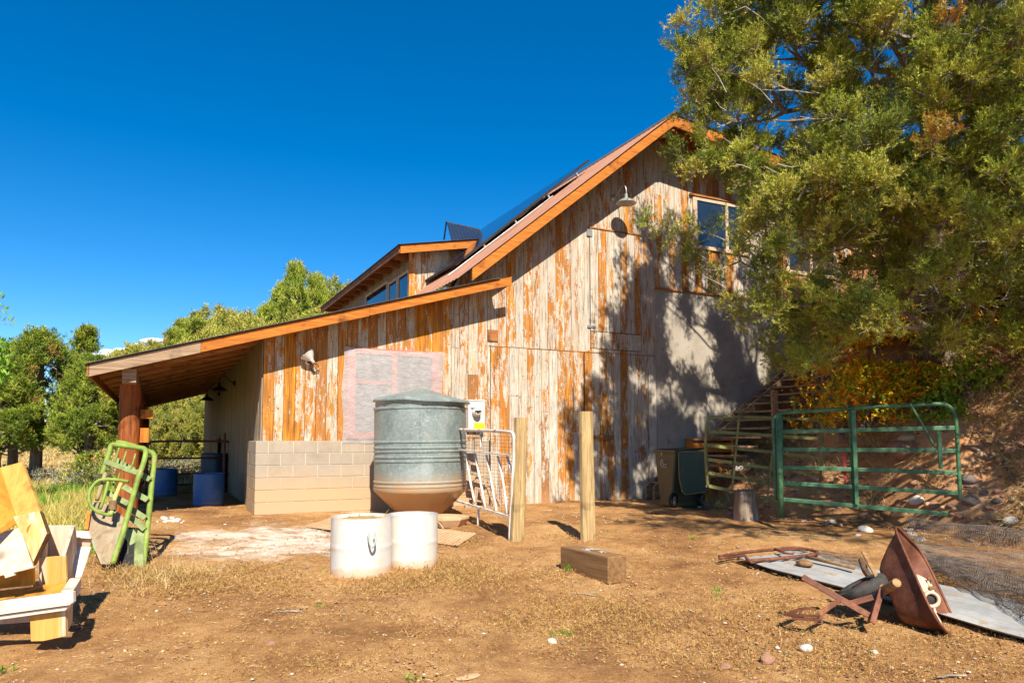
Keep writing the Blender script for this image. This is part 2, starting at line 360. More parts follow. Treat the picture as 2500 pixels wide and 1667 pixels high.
def blockmat():
    m, nt, b = _new('cinder_block'); v = _map(nt, (1, 1, 1)); a = nt.nodes.new('ShaderNodeAttribute'); a.attribute_name = 'rnd'
    sp = nt.nodes.new('ShaderNodeSeparateColor'); nt.links.new(a.outputs['Color'], sp.inputs[0])
    n = _noise(nt, v, 3.5, 6, .7); c = _ramp(nt, n, [(.3, (.29, .235, .172)), (.7, (.44, .355, .262))]); c = _mix(nt, sp.outputs[0], c, (.36, .32, .27)) if False else _mix(nt, _math(nt, 'MULTIPLY', sp.outputs[0], .5), c, (.33, .285, .235))
    xyz = nt.nodes.new('ShaderNodeSeparateXYZ'); tc = nt.nodes.new('ShaderNodeTexCoord'); nt.links.new(tc.outputs['Object'], xyz.inputs[0])
    d = _ramp(nt, _math(nt, 'ADD', _math(nt, 'MULTIPLY', xyz.outputs[2], .5), _math(nt, 'MULTIPLY', _noise(nt, v, 2., 5, .6), .35)), [(.50, .95), (.78, 0.)]) 
    c = _mix(nt, d, c, (.48, .33, .19)); nt.links.new(c, b.inputs['Base Color']); b.inputs['Roughness'].default_value = .92; b.inputs['Specular IOR Level'].default_value = .1
    _bump(nt, b, _noise(nt, v, 70, 4, .7), .5, .006); return m
M['block'] = blockmat()
def mortarmat():
    m, nt, b = _new('mortar'); tc = nt.nodes.new('ShaderNodeTexCoord'); xyz = nt.nodes.new('ShaderNodeSeparateXYZ'); nt.links.new(tc.outputs['Object'], xyz.inputs[0])
    d = _ramp(nt, _math(nt, 'ADD', _math(nt, 'MULTIPLY', xyz.outputs[2], .5), _math(nt, 'MULTIPLY', _noise(nt, tc.outputs['Object'], 2., 5, .6), .35)), [(.50, 1.), (.78, 0.)])
    nt.links.new(_mix(nt, d, (.60, .52, .42), (.58, .38, .21)), b.inputs['Base Color']); b.inputs['Roughness'].default_value = .9; return m
M['mortar'] = mortarmat()
M['stucco'] = pm('grey_stucco', [(.3, (.28, .235, .185)), (.5, (.37, .32, .255)), (.7, (.45, .39, .315))], 1.6, rough=.95, bump=.4, bscale=25, spot=((.19, .155, .12), 3.5, .60, .1))
M['concrete'] = pm('dusty_concrete', [(.3, (.40, .25, .14)), (.7, (.55, .38, .22))], 4, rough=.95, bump=.3)
M['glass'] = pm('window_glass', [(.3, (.012, .016, .02)), (.7, (.02, .026, .035))], 2, rough=.04, bump=.02, spec=1.)
M['trim'] = woodmat('pale_trim', (.34, .22, .13), (.60, .45, .31), 0)

LT = lambda u: 2.72 + .29 * (u + 2.49)          # top of the lean-to roof
MT = lambda u: 8.49 - .824 * (8.06 - u)         # top of the main roof, left slope
RT = lambda u: 8.49 - .12 * (u - 8.06)          # right slope
def roofz(u): return (LT(u) if u < 3.4 else MT(u) if u < 8.06 else RT(u)) - .04
barn = thing('barn', 'long two-storey barn with peeling white and orange board siding and a brown metal roof', 'barn', (BC[0], BC[1], 0), math.atan2(UY, UX))
def boards(mb, u0, u1, zl, zh, v=0., w=.185, t=.02, gap=.007):
    u = u0
    while u < u1 - .02:
        ww = min(w * rnd(.85, 1.12), u1 - u)
        if u1 - u - ww < .06: ww = u1 - u
        a, b = u + gap / 2, u + ww - gap / 2; d = v - t - rnd(0, .006); mb.cur = (random.random(), random.random(), random.random())
        la, lb, ha, hb = (f(q) if callable(f) else f for f in (zl, zh) for q in (a, b))
        brk = None
        if hb - lb > 2.6 and random.random() < .25: brk = rnd(.3, .7)
        segs = [(la, lb, ha, hb)] if not brk else [(la, lb, la + (ha - la) * brk, lb + (ha - la) * brk - 0), (la + (ha - la) * brk + .006, lb + (ha - la) * brk + .006, ha, hb)]
        for (p, q, r, s) in segs:
            mb.cur = (random.random(), random.random(), random.random())
            mb.hexa([(a, d, p), (b, d, q), (b, v, q), (a, v, p), (a, d, r), (b, d, s), (b, v, s), (a, v, r)])
        u += ww
def boards_side(mb, v0, v1, zl, zh, u=0., w=.17, t=.02, gap=.009):
    v = v0
    while v < v1 - .02:
        ww = min(w * rnd(.85, 1.12), v1 - v); a, b = v + gap / 2, v + ww - gap / 2; d = u - t - rnd(0, .008); mb.cur = (random.random(), random.random(), random.random())
        mb.hexa([(d, a, zl), (u, a, zl), (u, b, zl), (d, b, zl), (d, a, zh), (u, a, zh), (u, b, zh), (d, b, zh)]); v += ww
UE = 14.7; VE = 16.2
m = MB()
m.prism([(0.01, .005, .2), (UE, .005, .2), (UE, .005, roofz(UE) - .03), (8.06, .005, 8.41), (3.42, .005, roofz(3.42) - .03), (3.38, .005, roofz(3.3) - .03), (0.01, .005, roofz(0) - .04)], (0, .12, 0)); m.build('wall_core', M['core'], barn, True)
m = MB(); boards(m, 0.0, 4.18, 1.575, roofz); boards(m, 4.18, 6.47, 3.415, roofz); boards(m, 6.47, 7.77, 3.50, 3.845); boards(m, 6.47, 7.77, 6.045, roofz); boards(m, 7.77, 8.17, 3.415, roofz); boards(m, 8.17, UE, 4.94, roofz)
m.build('gable_siding', M['siding'], barn, True)
m = MB(); boards(m, 4.19, 6.30, .33, 3.40, v=-.006); boards(m, 6.33, 8.16, .33, lambda u: 3.40 if u < 6.47 or u > 7.77 else 3.485, v=-.006); bd = m.build('barn_door', M['siding'], barn, True)
m = MB(); boards(m, 6.48, 7.76, 3.86, 6.03, v=-.01); m.build('loft_door', M['siding'], barn, True)
m = MB(); m.box((6.42, -.05, 6.035), (7.82, -.02, 6.06)); m.box((4.15, -.036, 3.40), (8.14, -.022, 3.413)); m.box((8.16, -.06, 4.895), (UE, -.0, 4.935)); m.build('drip_strip', M['rafter'], barn, True)
# side wall under the lean-to
m = MB(); m.box((0.0, .13, .2), (.1, VE, 3.33)); m.build('side_wall_core', M['core'], barn, True)
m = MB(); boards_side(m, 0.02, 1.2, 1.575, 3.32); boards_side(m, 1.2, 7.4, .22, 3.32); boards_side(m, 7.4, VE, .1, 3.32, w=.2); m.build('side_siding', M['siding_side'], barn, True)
m = MB(); m.box((-.05, 1.17, .25), (-.0, 1.26, 1.58)); m.build('corner_board', M['orange_v'], barn, True)
# stucco
m = MB(); m.box((8.17, -.03, -.1), (UE, .0, 4.90)); m.build('stucco_wall', M['stucco'], barn, True)
# block footing wall
m = MB(); m.box((-.09, -.055, .1), (4.13, .0, 1.57)); m.box((-.09, .0, .1), (-.002, 1.17, 1.57)); m.build('mortar', M['mortar'], barn, True)
m = MB()
for r in range(7):
    z1 = 1.565 - r * .2032; z0 = z1 - .194; off = 0 if r % 2 else -.2032
    u = -.10 + off
    while u < 4.14:
        a, b = max(u, -.10), min(u + .397, 4.14)
        if b - a > .05:
            m.cur = (random.random(), 0, 0); m.box((a, -.062 - rnd(0, .002), z0), (b, -.050, z1))
        u += .4064
    v = -.04 + (0 if r % 2 == 0 else -.2)
    while v < 1.16:
        a, b = max(v, -.049), min(v + .397, 1.16)
        if b - a > .05: m.cur = (random.random(), 0, 0); m.box((-.098 - rnd(0, .002), a, z0), (-.086, b, z1))
        v += .4064
m.build('block_wall', M['block'], barn, True, bev=.004)
m = MB(); m.box((-.22, -.22, 0), (4.2, -.0, .345)); m.build('footing', M['concrete'], barn, True, bev=.02)
# roofs
def corrugated(name, u0, u1, v0, v1, zt, mat, per=.17, amp=.014, zoff=0., sh=0.):
    n = int((v1 - v0) / (per / 4)); V = []; Fs = []
    prof = [0, amp, amp, 0]
    for i in range(n + 1):
        v = v0 + (v1 - v0) * i / n; h = prof[i % 4]
        for u, w in ((u0, v + sh), (u1, v)):
            V += [(u, w, zt(u) + h + zoff - .012), (u, w, zt(u) + h + zoff - .015)]
    for i in range(n):
        a = i * 4; Fs += [(a, a + 2, a + 6, a + 4), (a + 1, a + 5, a + 7, a + 3), (a, a + 4, a + 5, a + 1), (a + 2, a + 3, a + 7, a + 6)]
    mb = MB(); mb.add(V, Fs); return mb.build(name, mat, barn, True)
corrugated('lean_to_roof', -2.55, 3.36, -.56, 16.6, LT, M['roofdark'])
corrugated('lean_to_roof', 3.36, 4.15, -.56, -.03, LT, M['roofdark'])
corrugated('main_roof', 3.28, 8.06, -.9, 16.6, MT, M['roof'], sh=.36)
corrugated('main_roof', 8.06, UE + .3, -.9, 16.6, RT, M['roof'])
m = MB(); m.prism([(7.9, -.92, MT(7.9) + .01), (8.06, -.92, 8.53), (8.24, -.92, RT(8.24) + .02), (8.06, -.92, 8.505)], (0, 17.5, 0)); m.build('ridge_cap', M['roofdark'], barn, True)
def slopeboard(mb, u0, u1, v0, v1, zt, top, bot, sh=0.):
    s1 = min(sh, 9) if v1 < -.5 else 0.
    mb.hexa([(u0, v0 + sh, zt(u0) - bot), (u1, v0, zt(u1) - bot), (u1, v1, zt(u1) - bot), (u0, v1 + s1, zt(u0) - bot), (u0, v0 + sh, zt(u0) - top), (u1, v0, zt(u1) - top), (u1, v1, zt(u1) - top), (u0, v1 + s1, zt(u0) - top)])
m = MB(); slopeboard(m, -2.5, -1.0, -.52, -.48, LT, .03, .205); m.build('fascia_board', M['greywood'], barn, True)
m = MB(); slopeboard(m, -.995, 1.66, -.52, -.48, LT, .03, .20); m.build('fascia_board', M['orange'], barn, True)
m = MB(); slopeboard(m, 1.665, 4.40, -.518, -.48, LT, .03, .19); m.build('fascia_board', M['orange'], barn, True)
m = MB(); slopeboard(m, 3.58, 8.06, -.87, -.83, MT, .04, .27, .33); m.build('fascia_board', M['orange'], barn, True)
m = MB(); slopeboard(m, 8.06, UE + .2, -.87, -.83, RT, .04, .27); m.build('fascia_board', M['orange'], barn, True)
m = MB(); slopeboard(m, -2.47, 3.36, -.475, 16.4, LT, .018, .032); slopeboard(m, 3.36, 4.1, -.475, -.03, LT, .018, .032); m.build('roof_deck', M['deckwood'], barn, True)
m = MB(); slopeboard(m, 3.4, 8.06, -.825, 0, MT, .018, .035, .35); slopeboard(m, 8.06, UE, -.825, 0, RT, .018, .035); m.build('soffit', M['deckwood'], barn, True)
v = -.44; k = 0
while v < 16.3:
    m = MB(); slopeboard(m, -2.42, (4.1 if v < -.3 else -.03), v, v + .04, LT, .034, .175)
    m.build('rafter', M['rafter'] if k % 2 else M['rafter_pale'], barn, True); v += .56; k += 1  # alternate rafters coloured paler, standing in for edges lit by ground bounce
m = MB(); m.box((-2.52, -.52, 2.52), (-2.485, 16.4, 2.69)); m.build('eave_board', M['rafter'], barn, True)
m = MB(); m.box((-2.07, -.34, 2.46), (-1.88, 16.2, 2.665)); m.build('eave_beam', M['greywood'], barn, True)
m = MB(); m.box((8.0, -.82, 8.14), (8.12, 0, 8.40)); slopeboard(m, 8.12, UE, -.05, -.01 - .02, RT, .036, .2); slopeboard(m, 8.12, 11, -.5, -.45, RT, .036, .16); m.build('ridge_beam', M['rafter'], barn, True)
M['log'] = woodmat('log_wood', (.06, .018, .008), (.36, .10, .02), 2)
for i, (v, r) in enumerate([(.25, .155), (3.4, .15), (7.4, .15), (11.5, .15), (15.6, .15)]):
    m = MB(); m.sm = True; u = -1.97; z0 = G(*W(u, v, 0).xy) - .1
    m.lathe([(r * (1.06 - .1 * t) + .006 * math.sin(t * 37), z0 + (2.46 - z0) * t) for t in np.linspace(0, 1, 14)], (u, v, 0), 20, jit=.05); m.build('log_post', M['log'], barn, True)
m = MB(); m.box((-1.82, .2, 1.93), (-1.64, .36, 2.07)); m.build('post_block', M['orange_v'], barn, True); m = MB(); m.box((-1.82, .24, 1.55), (-1.69, .34, 1.78)); m.build('post_block', M['orange_v'], barn, True)
# dormer
DT = lambda u: 6.20 + .19 * (u - 3.46)
m = MB(); boards(m, 3.92, 5.75, lambda u: MT(u) - .1, lambda u: DT(u) - .05, v=3.95); boards(m, 3.8, 3.96, 4.8, 6.2, v=3.93); dr = m.build('dormer_siding', M['siding'], barn, True)
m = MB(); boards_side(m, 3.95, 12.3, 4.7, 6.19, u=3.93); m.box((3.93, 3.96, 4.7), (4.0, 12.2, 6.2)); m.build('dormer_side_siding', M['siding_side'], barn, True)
corrugated('dormer_roof', 3.40, 6.1, 3.46, 12.7, DT, M['roofdark'])
m = MB(); slopeboard(m, 3.46, 5.78, 3.5, 3.545, DT, .03, .22); m.build('fascia_board', M['orange'], barn, True)
m = MB(); m.box((3.43, 3.55, 6.0), (3.47, 12.6, 6.17)); m.build('eave_board', M['deckwood'], barn, True)
m = MB(); slopeboard(m, 3.46, 6.0, 3.55, 12.6, DT, .018, .035); m.build('dormer_deck', M['deckwood'], barn, True)
for i in range(11):
    m = MB(); m.box((3.475, 4.2 + i * .8, 6.0), (3.92, 4.26 + i * .8, 6.16)); m.build('rafter', M['rafter'], barn, True)
def side_window(v0, v1, z0, z1, u=3.90):
    m = MB(); f = .06
    m.box((u - .03, v0 - f, z0 - f), (u + .015, v1 + f, z0)); m.box((u - .03, v0 - f, z1), (u + .015, v1 + f, z1 + f)); m.box((u - .032, v0 - f, z0), (u + .015, v0, z1)); m.box((u - .032, v1, z0), (u + .015, v1 + f, z1))
    w = m.build('window', M['trim'], barn, True); m = MB(); m.box((u - .012, v0, z0), (u + .005, v1, z1)); m.build('pane', M['glass'], w, True)
side_window(4.22, 4.98, 4.86, 5.72); side_window(5.16, 5.85, 4.86, 5.72); side_window(6.05, 8.2, 4.86, 5.80); side_window(8.9, 10.6, 4.86, 5.6)
# gable windows
def gable_window(u0, u1, z0, z1, mull, fm, pmt, v=-.03, f=.08, curtain=False):
    m = MB(); us = [u0] + mull + [u1]
    m.box((u0 - f, v - .035, z1), (u1 + f, v, z1 + f)); m.box((u0 - f, v - .035, z0 - f), (u1 + f, v, z0))
    for k, x in enumerate(us): m.box((x - (f if k == 0 else f / 2), v - .032, z0), (x + (f if k == len(us) - 1 else f / 2), v, z1))
    w = m.build('window', fm, barn, True)
    for a, b in zip(us[:-1], us[1:]):
        m = MB(); m.box((a + .01, v - .012, z0), (b - .01, v - .002, z1)); m.build('pane', pmt, w, True)
gable_window(9.32, 10.85, 6.02, 7.06, [10.25], M['trim'], M['glass'])
gable_window(12.2, 13.85, 5.75, 6.9, [13.0], M['trim'], M['glass'])
m = MB(); m.box((9.15, -.09, 7.15), (10.98, -.02, 7.19)); m.build('drip_strip', M['rafter'], barn, True)
M['redtrim'] = pm('faded_red_trim', [(.3, (.50, .13, .10)), (.7, (.62, .24, .19))], 6, rough=.7)
M['screen'] = pm('dark_grey_screen', [(.3, (.15, .135, .13)), (.7, (.22, .20, .19))], 4, rough=.6)
gable_window(1.50, 3.02, 1.72, 3.12, [2.26], M['redtrim'], M['screen'], f=.10)
m = MB(); m.box((1.5, -.06, 2.58), (2.2, -.03, 2.64)); m.build('window_rail', M['redtrim'], barn, True)
# conduit lying on the roof
m = MB(); m.tube([(3.7, 1.0, MT(3.7) + .06), (5.9, 1.0, MT(5.9) + .06), (6.2, 1.05, MT(6.2) + .06)], .013, 8); cm = m.build('roof_conduit', pm('galvanised_pipe', [(.3, (.36, .33, .31)), (.7, (.50, .46, .43))], 8, rough=.4, metal=.3), barn, True)
# small patches on the siding
m = MB(); m.box((4.12, -.05, 3.50), (4.34, -.028, 3.72)); m.build('patch_board', M['rafter'], barn, True)
m = MB(); m.box((6.32, -.075, 1.60), (7.0, -.03, 1.69)); m.box((6.80, -.085, 1.30), (6.93, -.03, 1.60)); m.build('door_latch', M['rafter'], barn, True)
m = MB(); m.box((6.40, -.05, 5.86), (6.53, -.028, 6.0)); m.box((6.40, -.05, 3.92), (6.6, -.028, 3.97)); m.build('hinge', pm('hinge_metal', [(.3, (.35, .36, .36)), (.7, (.5, .5, .5))], 9, rough=.4, metal=.6), barn, True)

# ------------------------------------------------------------------ things fixed to the barn
glz = pm('galvanised_shade', [(.3, (.36, .37, .36)), (.7, (.52, .52, .50))], 7, rough=.38, metal=.55, bump=.08)
blk = pm('black_metal', [(.3, (.02, .018, .016)), (.7, (.05, .04, .035))], 7, rough=.5, metal=.3)
wht = pm('white_enamel', [(.3, (.62, .58, .5)), (.7, (.74, .71, .64))], 9, rough=.4)
RZ = math.atan2(UY, UX)
def gooseneck(base, label, s=1., side=False, mat=None):   # base on the wall; arm reaches out along -v (or -u)
    o = thing('barn_lamp', label, 'lamp', base, RZ - (math.pi / 2 if side else 0)); mt = mat or glz
    m = MB(); m.sm = True; m.lathe([(0, 0), (.075 * s, 0), (.075 * s, .02), (.03 * s, .05), (0, .05)], (0, 0, 0), 24, axis=(0, -1, 0)); m.build('mount', mt, o, True)
    m = MB(); m.sm = True; m.tube([(0, -.03, 0), (0.01, -.12 * s, .04), (0.03, -.22 * s, .16 * s), (0.05, -.32 * s, .19 * s), (0.06, -.38 * s, .11 * s), (0.06, -.385 * s, -.03 * s)], .012 * s, 8, smooth=5); m.build('arm', mt, o, True)
    m = MB(); m.sm = True; m.lathe([(0, .0), (.03 * s, -.01), (.035 * s, -.09 * s), (.07 * s, -.11 * s), (.14 * s, -.145 * s), (.205 * s, -.20 * s), (.212 * s, -.215 * s), (.205 * s, -.212 * s), (.13 * s, -.155 * s), (.0, -.12 * s)], (.06, -.385 * s, 0), 36); m.build('lamp_shade', mt, o, True)
    return o
gooseneck(W(7.08, -.03, 6.76), 'galvanised gooseneck barn lamp high on the gable wall')
gooseneck(W(-.03, 4.6, 2.86), 'dark gooseneck lamp on the side wall under the lean-to roof, nearer one', .85, True, blk)
gooseneck(W(-.03, 9.0, 2.86), 'dark gooseneck lamp on the side wall under the lean-to roof, farther one', .85, True, blk)
fl = thing('flood_lamp', 'small white dish lamp tilted sideways on the siding near the barn corner', 'lamp', W(.72, -.03, 2.92), RZ); fl.scale = (.86,) * 3
m = MB(); m.sm = True; m.lathe([(0, 0), (.055, 0), (.05, .03), (0, .035)], (0, 0, 0), 20, axis=(0, -1, 0)); m.build('mount', wht, fl, True)
m = MB(); m.sm = True; ax = Vector((.55, -.25, -.75)).normalized()
m.lathe([(0, -.0), (.03, 0), (.035, -.07), (.06, -.10), (.11, -.16), (.15, -.22), (.155, -.225), (.145, -.215), (.09, -.14), (0, -.09)], Vector((.06, -.16, .02)) + ax * .06, 28, axis=ax); m.build('lamp_shade', wht, fl, True)
m = MB(); m.sm = True; m.tube([(.0, -.03, 0), (.05, -.10, -.02), (.09, -.17, -.03)], .018, 8, smooth=4); m.tube([(.10, -.15, -.04), (.19, -.08, -.05), (.22, -.03, -.16), (.14, -.01, -.2), (.06, -.02, -.12)], .007, 6, smooth=5); m.build('arm', blk, fl, True)
# electricity meter
em = thing('electric_meter', 'grey electric meter box with a round glass dial and yellow sticker on the siding', 'electric meter', W(3.84, -.03, 1.78), RZ)
m = MB(); m.box((-.17, -.13, 0), (.17, 0, .56)); m.box((-.175, -.14, .54), (.175, .0, .565)); m.build('box', pm('meter_grey', [(.3, (.50, .49, .46)), (.7, (.60, .58, .55))], 5, rough=.5), em, True, bev=.006)
m = MB(); m.sm = True; m.lathe([(.085, 0), (.085, .05), (.075, .10), (.05, .13), (0, .135)], (-.02, -.13, .33), 28, axis=(0, -1, 0)); m.build('dial', wht, em, True)
m = MB(); m.box((-.09, -.275, .335), (.03, -.262, .36)); m.box((-.06, -.27, .31), (-.0, -.262, .325)); m.build('dial_face', blk, em, True)
m = MB(); m.box((-.06, -.134, .02), (.165, -.131, .13)); m.build('sticker', pm('yellow_sticker', [(.3, (.75, .55, .01)), (.7, (.8, .6, .02))], 5, rough=.5), em, True)
m = MB(); m.sm = True; m.tube([(-.17, -.07, .42), (-.05, -.2, .42), (.02, -.23, .40)], .02, 8); m.build('bracket', wht, em, True)
# plastic sheet over the window
def sheeting():
    mt, nt, b = _new('reinforced_plastic'); v = _map(nt, (1, 1, 1))
    br = nt.nodes.new('ShaderNodeTexChecker'); br.inputs['Scale'].default_value = 60; nt.links.new(v, br.inputs[0])
    c = _ramp(nt, _noise(nt, v, 4, 7, .7), [(.3, (.46, .42, .40)), (.7, (.62, .58, .56))])
    nt.links.new(c, b.inputs['Base Color']); b.inputs['Roughness'].default_value = .28; b.inputs['Specular IOR Level'].default_value = .5
    tr = nt.nodes.new('ShaderNodeBsdfTransparent'); mx = nt.nodes.new('ShaderNodeMixShader')
    f = _math(nt, 'ADD', _math(nt, 'MULTIPLY', _noise(nt, v, 9, 6, .7), .35), _math(nt, 'MULTIPLY', br.outputs['Fac'], .12))
    f = _math(nt, 'ADD', f, .28, True)
    nt.links.new(f, mx.inputs[0]); nt.links.new(tr.outputs[0], mx.inputs[1]); nt.links.new(b.outputs[0], mx.inputs[2]); nt.links.new(mx.outputs[0], nt.nodes['Material Output'].inputs[0])
    _bump(nt, b, _noise(nt, _map(nt, (1, 1, 2.2)), 9, 7, .7, 1.2), .7, .03)
    return mt
m = MB(); m.sm = True; nu, nz = 60, 54; V = []
for j in range(nz + 1):
    for i in range(nu + 1):
        a, b = i / nu, j / nz; e = min(a, b, 1 - a, 1 - b)
        uu = 1.32 + a * 1.86 + .02 * math.sin(b * 9); zz = 1.53 + b * 1.70 - (.05 * math.sin(a * 3.1) if j == nz else 0) + (.02 * mnoise.noise(Vector((a * 6, b, 3))) if j in (0, nz) else 0)
        w = mnoise.noise(Vector((a * 5, b * 14 + a * 4, 0))) * .5 + mnoise.noise(Vector((a * 14, b * 26, 5))) * .25
        V.append((uu, -.075 - .022 * abs(w) - .01 * min(1, e * 9), zz))
m.add(V, [(j * (nu + 1) + i, j * (nu + 1) + i + 1, (j + 1) * (nu + 1) + i + 1, (j + 1) * (nu + 1) + i) for j in range(nz) for i in range(nu)])
m.v = [W(*p) for p in m.v]; pl = m.build('plastic_sheet', sheeting(), origin=W(2.25, -.08, 1.53)); pl.rotation_euler = (0, 0, 0)
_tag(pl, 'wrinkled translucent plastic sheeting stapled over the pink-framed barn window', 'plastic sheet')
# solar panels
sp_m = pm('solar_glass', [(.3, (.012, .02, .05)), (.7, (.02, .03, .07))], 3, rough=.06, bump=0, spec=1.)
n_ = Vector((-.636, 0, .772)); s_ = Vector((.772, 0, .636))
for i in range(6):
    v0 = 1.45 + i * 1.75
    o = thing('solar_collector', ['near', 'second', 'third', 'fourth', 'fifth', 'farthest'][i].capitalize().replace('Near', 'Nearest') + ' dark solar panel of the row raised on the brown barn roof', 'solar panel', W(6, v0, MT(6)), RZ, 'solar panels on the roof slope')
    c = Vector((6, v0, MT(6))); P = lambda a, b, h: s_ * a + Vector((0, b, 0)) + n_ * h
    m = MB(); m.hexa([P(-2.2, 0, .08), P(2.0, 0, .15), P(2.0, 1.68, .15), P(-2.2, 1.68, .08), P(-2.2, 0, .13), P(2.0, 0, .20), P(2.0, 1.68, .20), P(-2.2, 1.68, .13)]); m.build('frame', blk, o, True)
    m = MB(); m.hexa([P(-2.17, .03, .128), P(1.97, .03, .198), P(1.97, 1.65, .198), P(-2.17, 1.65, .128), P(-2.17, .03, .134), P(1.97, .03, .204), P(1.97, 1.65, .204), P(-2.17, 1.65, .134)]); m.build('glass', sp_m, o, True)
    m = MB()
    for a in (-1.6, -.6, .5, 1.5): m.bar(P(a, .05, .02), P(a, .05, .12), .04, .04); m.bar(P(a, 1.6, .02), P(a, 1.6, .12), .04, .04)
    m.build('bracket', glz, o, True)
o = thing('solar_collector', 'ribbed dark solar collector propped upright behind the dormer roof', 'solar panel', W(6.5, 7, MT(6.5)), RZ)
A, Bq, Cq, Dq = (at('S', x, y, 20.6) for x, y in ((1090, 541), (1168, 558), (1178, 584), (1102, 590)))
m = MB(); m.prism([A, Bq, Cq, Dq], (.02, .10, -.02)); m.build('frame', blk, o)
m = MB()
for k in range(9):
    t0, t1 = (k + .12) / 9, (k + .88) / 9
    m.prism([A.lerp(Bq, t0) + Vector((0, -.012, -.03)), A.lerp(Bq, t1) + Vector((0, -.012, -.03)), Dq.lerp(Cq, t1) + Vector((0, -.012, .02)), Dq.lerp(Cq, t0) + Vector((0, -.012, .02))], (0, .01, 0))
m.build('rib', sp_m, o)
m = MB(); m.bar(A, at('S', 1084, 585, 20.9), .04, .04); m.bar(Bq + Vector((0, .1, 0)), at('S', 1182, 600, 21.2), .04, .04); m.build('prop', blk, o)
# ------------------------------------------------------------------ things in the yard
def noise3(p, s=1.): return mnoise.noise(Vector(p) * s)
# galvanised feed hopper
def tankmat():
    m, nt, b = _new('galvanised_tank'); v = _map(nt, (1, 1, 1)); a = _noise(nt, v, 2.2, 7, .7, .5); f = _noise(nt, v, 26, 5, .7)
    c = _ramp(nt, a, [(.32, (.15, .185, .175)), (.5, (.225, .265, .245)), (.68, (.31, .345, .32))]); c = _mix(nt, _ramp(nt, f, [(.52, 0.), (.66, .5)]), c, (.46, .48, .45))
    r = _ramp(nt, _noise(nt, _map(nt, (1, 1, .5)), 5, 8, .75), [(.60, 0.), (.68, .6)]); c = _mix(nt, r, c, (.40, .33, .24))
    tc = nt.nodes.new('ShaderNodeTexCoord'); x = nt.nodes.new('ShaderNodeSeparateXYZ'); nt.links.new(tc.outputs['Object'], x.inputs[0])
    d = _ramp(nt, _math(nt, 'ADD', x.outputs[2], _math(nt, 'MULTIPLY', a, .5)), [(.62, .96), (.78, .55), (.98, .0)]); c = _mix(nt, d, c, (.52, .315, .15))
    nt.links.new(c, b.inputs['Base Color']); b.inputs['Metallic'].default_value = .25; b.inputs['Specular IOR Level'].default_value = .5
    nt.links.new(_ramp(nt, a, [(.3, .38), (.7, .6)]), b.inputs['Roughness']); _bump(nt, b, f, .12, .01); return m
tm = tankmat(); TB = at('D', 966, 1187, 11.7); TB.z = G(TB.x, TB.y) + .02
hop = thing('feed_hopper', 'round galvanised steel feed bin with ribbed sides and a dusty cone bottom', 'feed bin', TB)
def tz(y): return (1187 - y) * .00712 * 1.0
rb = []
def rib(y, d=.013): z = tz(y); return [(.740, z - .022), (.740 + d, z - .010), (.740 + d, z + .010), (.740, z + .022)]
prof = [(.735, tz(1130)), (.752, tz(1127)), (.752, tz(1120))] + rib(1117) + rib(1108) + rib(1062) + rib(1053) + rib(1041) + rib(1033) + rib(1020) + rib(946) + [(.725, tz(944)), (.725, tz(930)), (.735, tz(927)), (.70, tz(925))]
m = MB(); m.sm = True; m.lathe(prof, (0, 0, 0), 72, jit=.006); o = m.build('body', tm, hop, True); smooth_angle(o, 40)
m = MB(); m.lathe([(.36, 0.0), (.37, .015), (.37, .03), (.735, tz(1131)), (.745, tz(1129))], (0, 0, 0), 16, jit=.01); m.build('cone', tm, hop, True)
m = MB(); m.lathe([(.0, tz(897)), (.03, tz(898)), (.40, tz(911)), (.76, tz(924)), (.80, tz(928)), (.80, tz(931)), (.72, tz(928))], (0.03, 0, 0), 14, jit=.03)
for p in m.v: p.z += -.035 * (p.x) + .02 * noise3((p.x * 3, p.y * 3, 0))
o = m.build('lid', tm, hop, True)
m = MB()
for k in range(26):
    a = -math.pi / 2 + .12; m.box((.743 * math.cos(a) - .006, .743 * math.sin(a) - .008, .5 + k * .05), (.743 * math.cos(a) + .006, .743 * math.sin(a), .51 + k * .05))
m.build('rivet_row', tm, hop, True)
hop.rotation_euler = (0, math.radians(-.6), 0)
# white cut-off barrels
def plast(name, c, dust=(.60, .42, .26), z0=.0):
    m, nt, b = _new(name); v = _map(nt, (1, 1, 1)); n = _noise(nt, v, 4, 7, .72, .6); cc = _mix(nt, _ramp(nt, _noise(nt, _map(nt, (1, 1, .4)), 6, 8, .75, .5), [(.52, 0.), (.68, .55)]), c, dust)
    sp = _ramp(nt, _noise(nt, v, 60, 2, .5), [(.80, 0.), (.82, .8)]); cc = _mix(nt, sp, cc, (.12, .09, .07))
    tc = nt.nodes.new('ShaderNodeTexCoord'); x = nt.nodes.new('ShaderNodeSeparateXYZ'); nt.links.new(tc.outputs['Object'], x.inputs[0])
    d = _ramp(nt, _math(nt, 'SUBTRACT', x.outputs[2], _math(nt, 'MULTIPLY', n, .16)), [(-.06, .8), (.02, 0.)]); cc = _mix(nt, d, cc, dust)
    nt.links.new(cc, b.inputs['Base Color']); b.inputs['Roughness'].default_value = .42; _bump(nt, b, n, .15, .01); return m
wp = plast('white_plastic', (.60, .57, .52)); straw = pm('straw_fill', [(.3, (.30, .18, .06)), (.7, (.60, .42, .16))], 30, rough=.95, bump=.8)
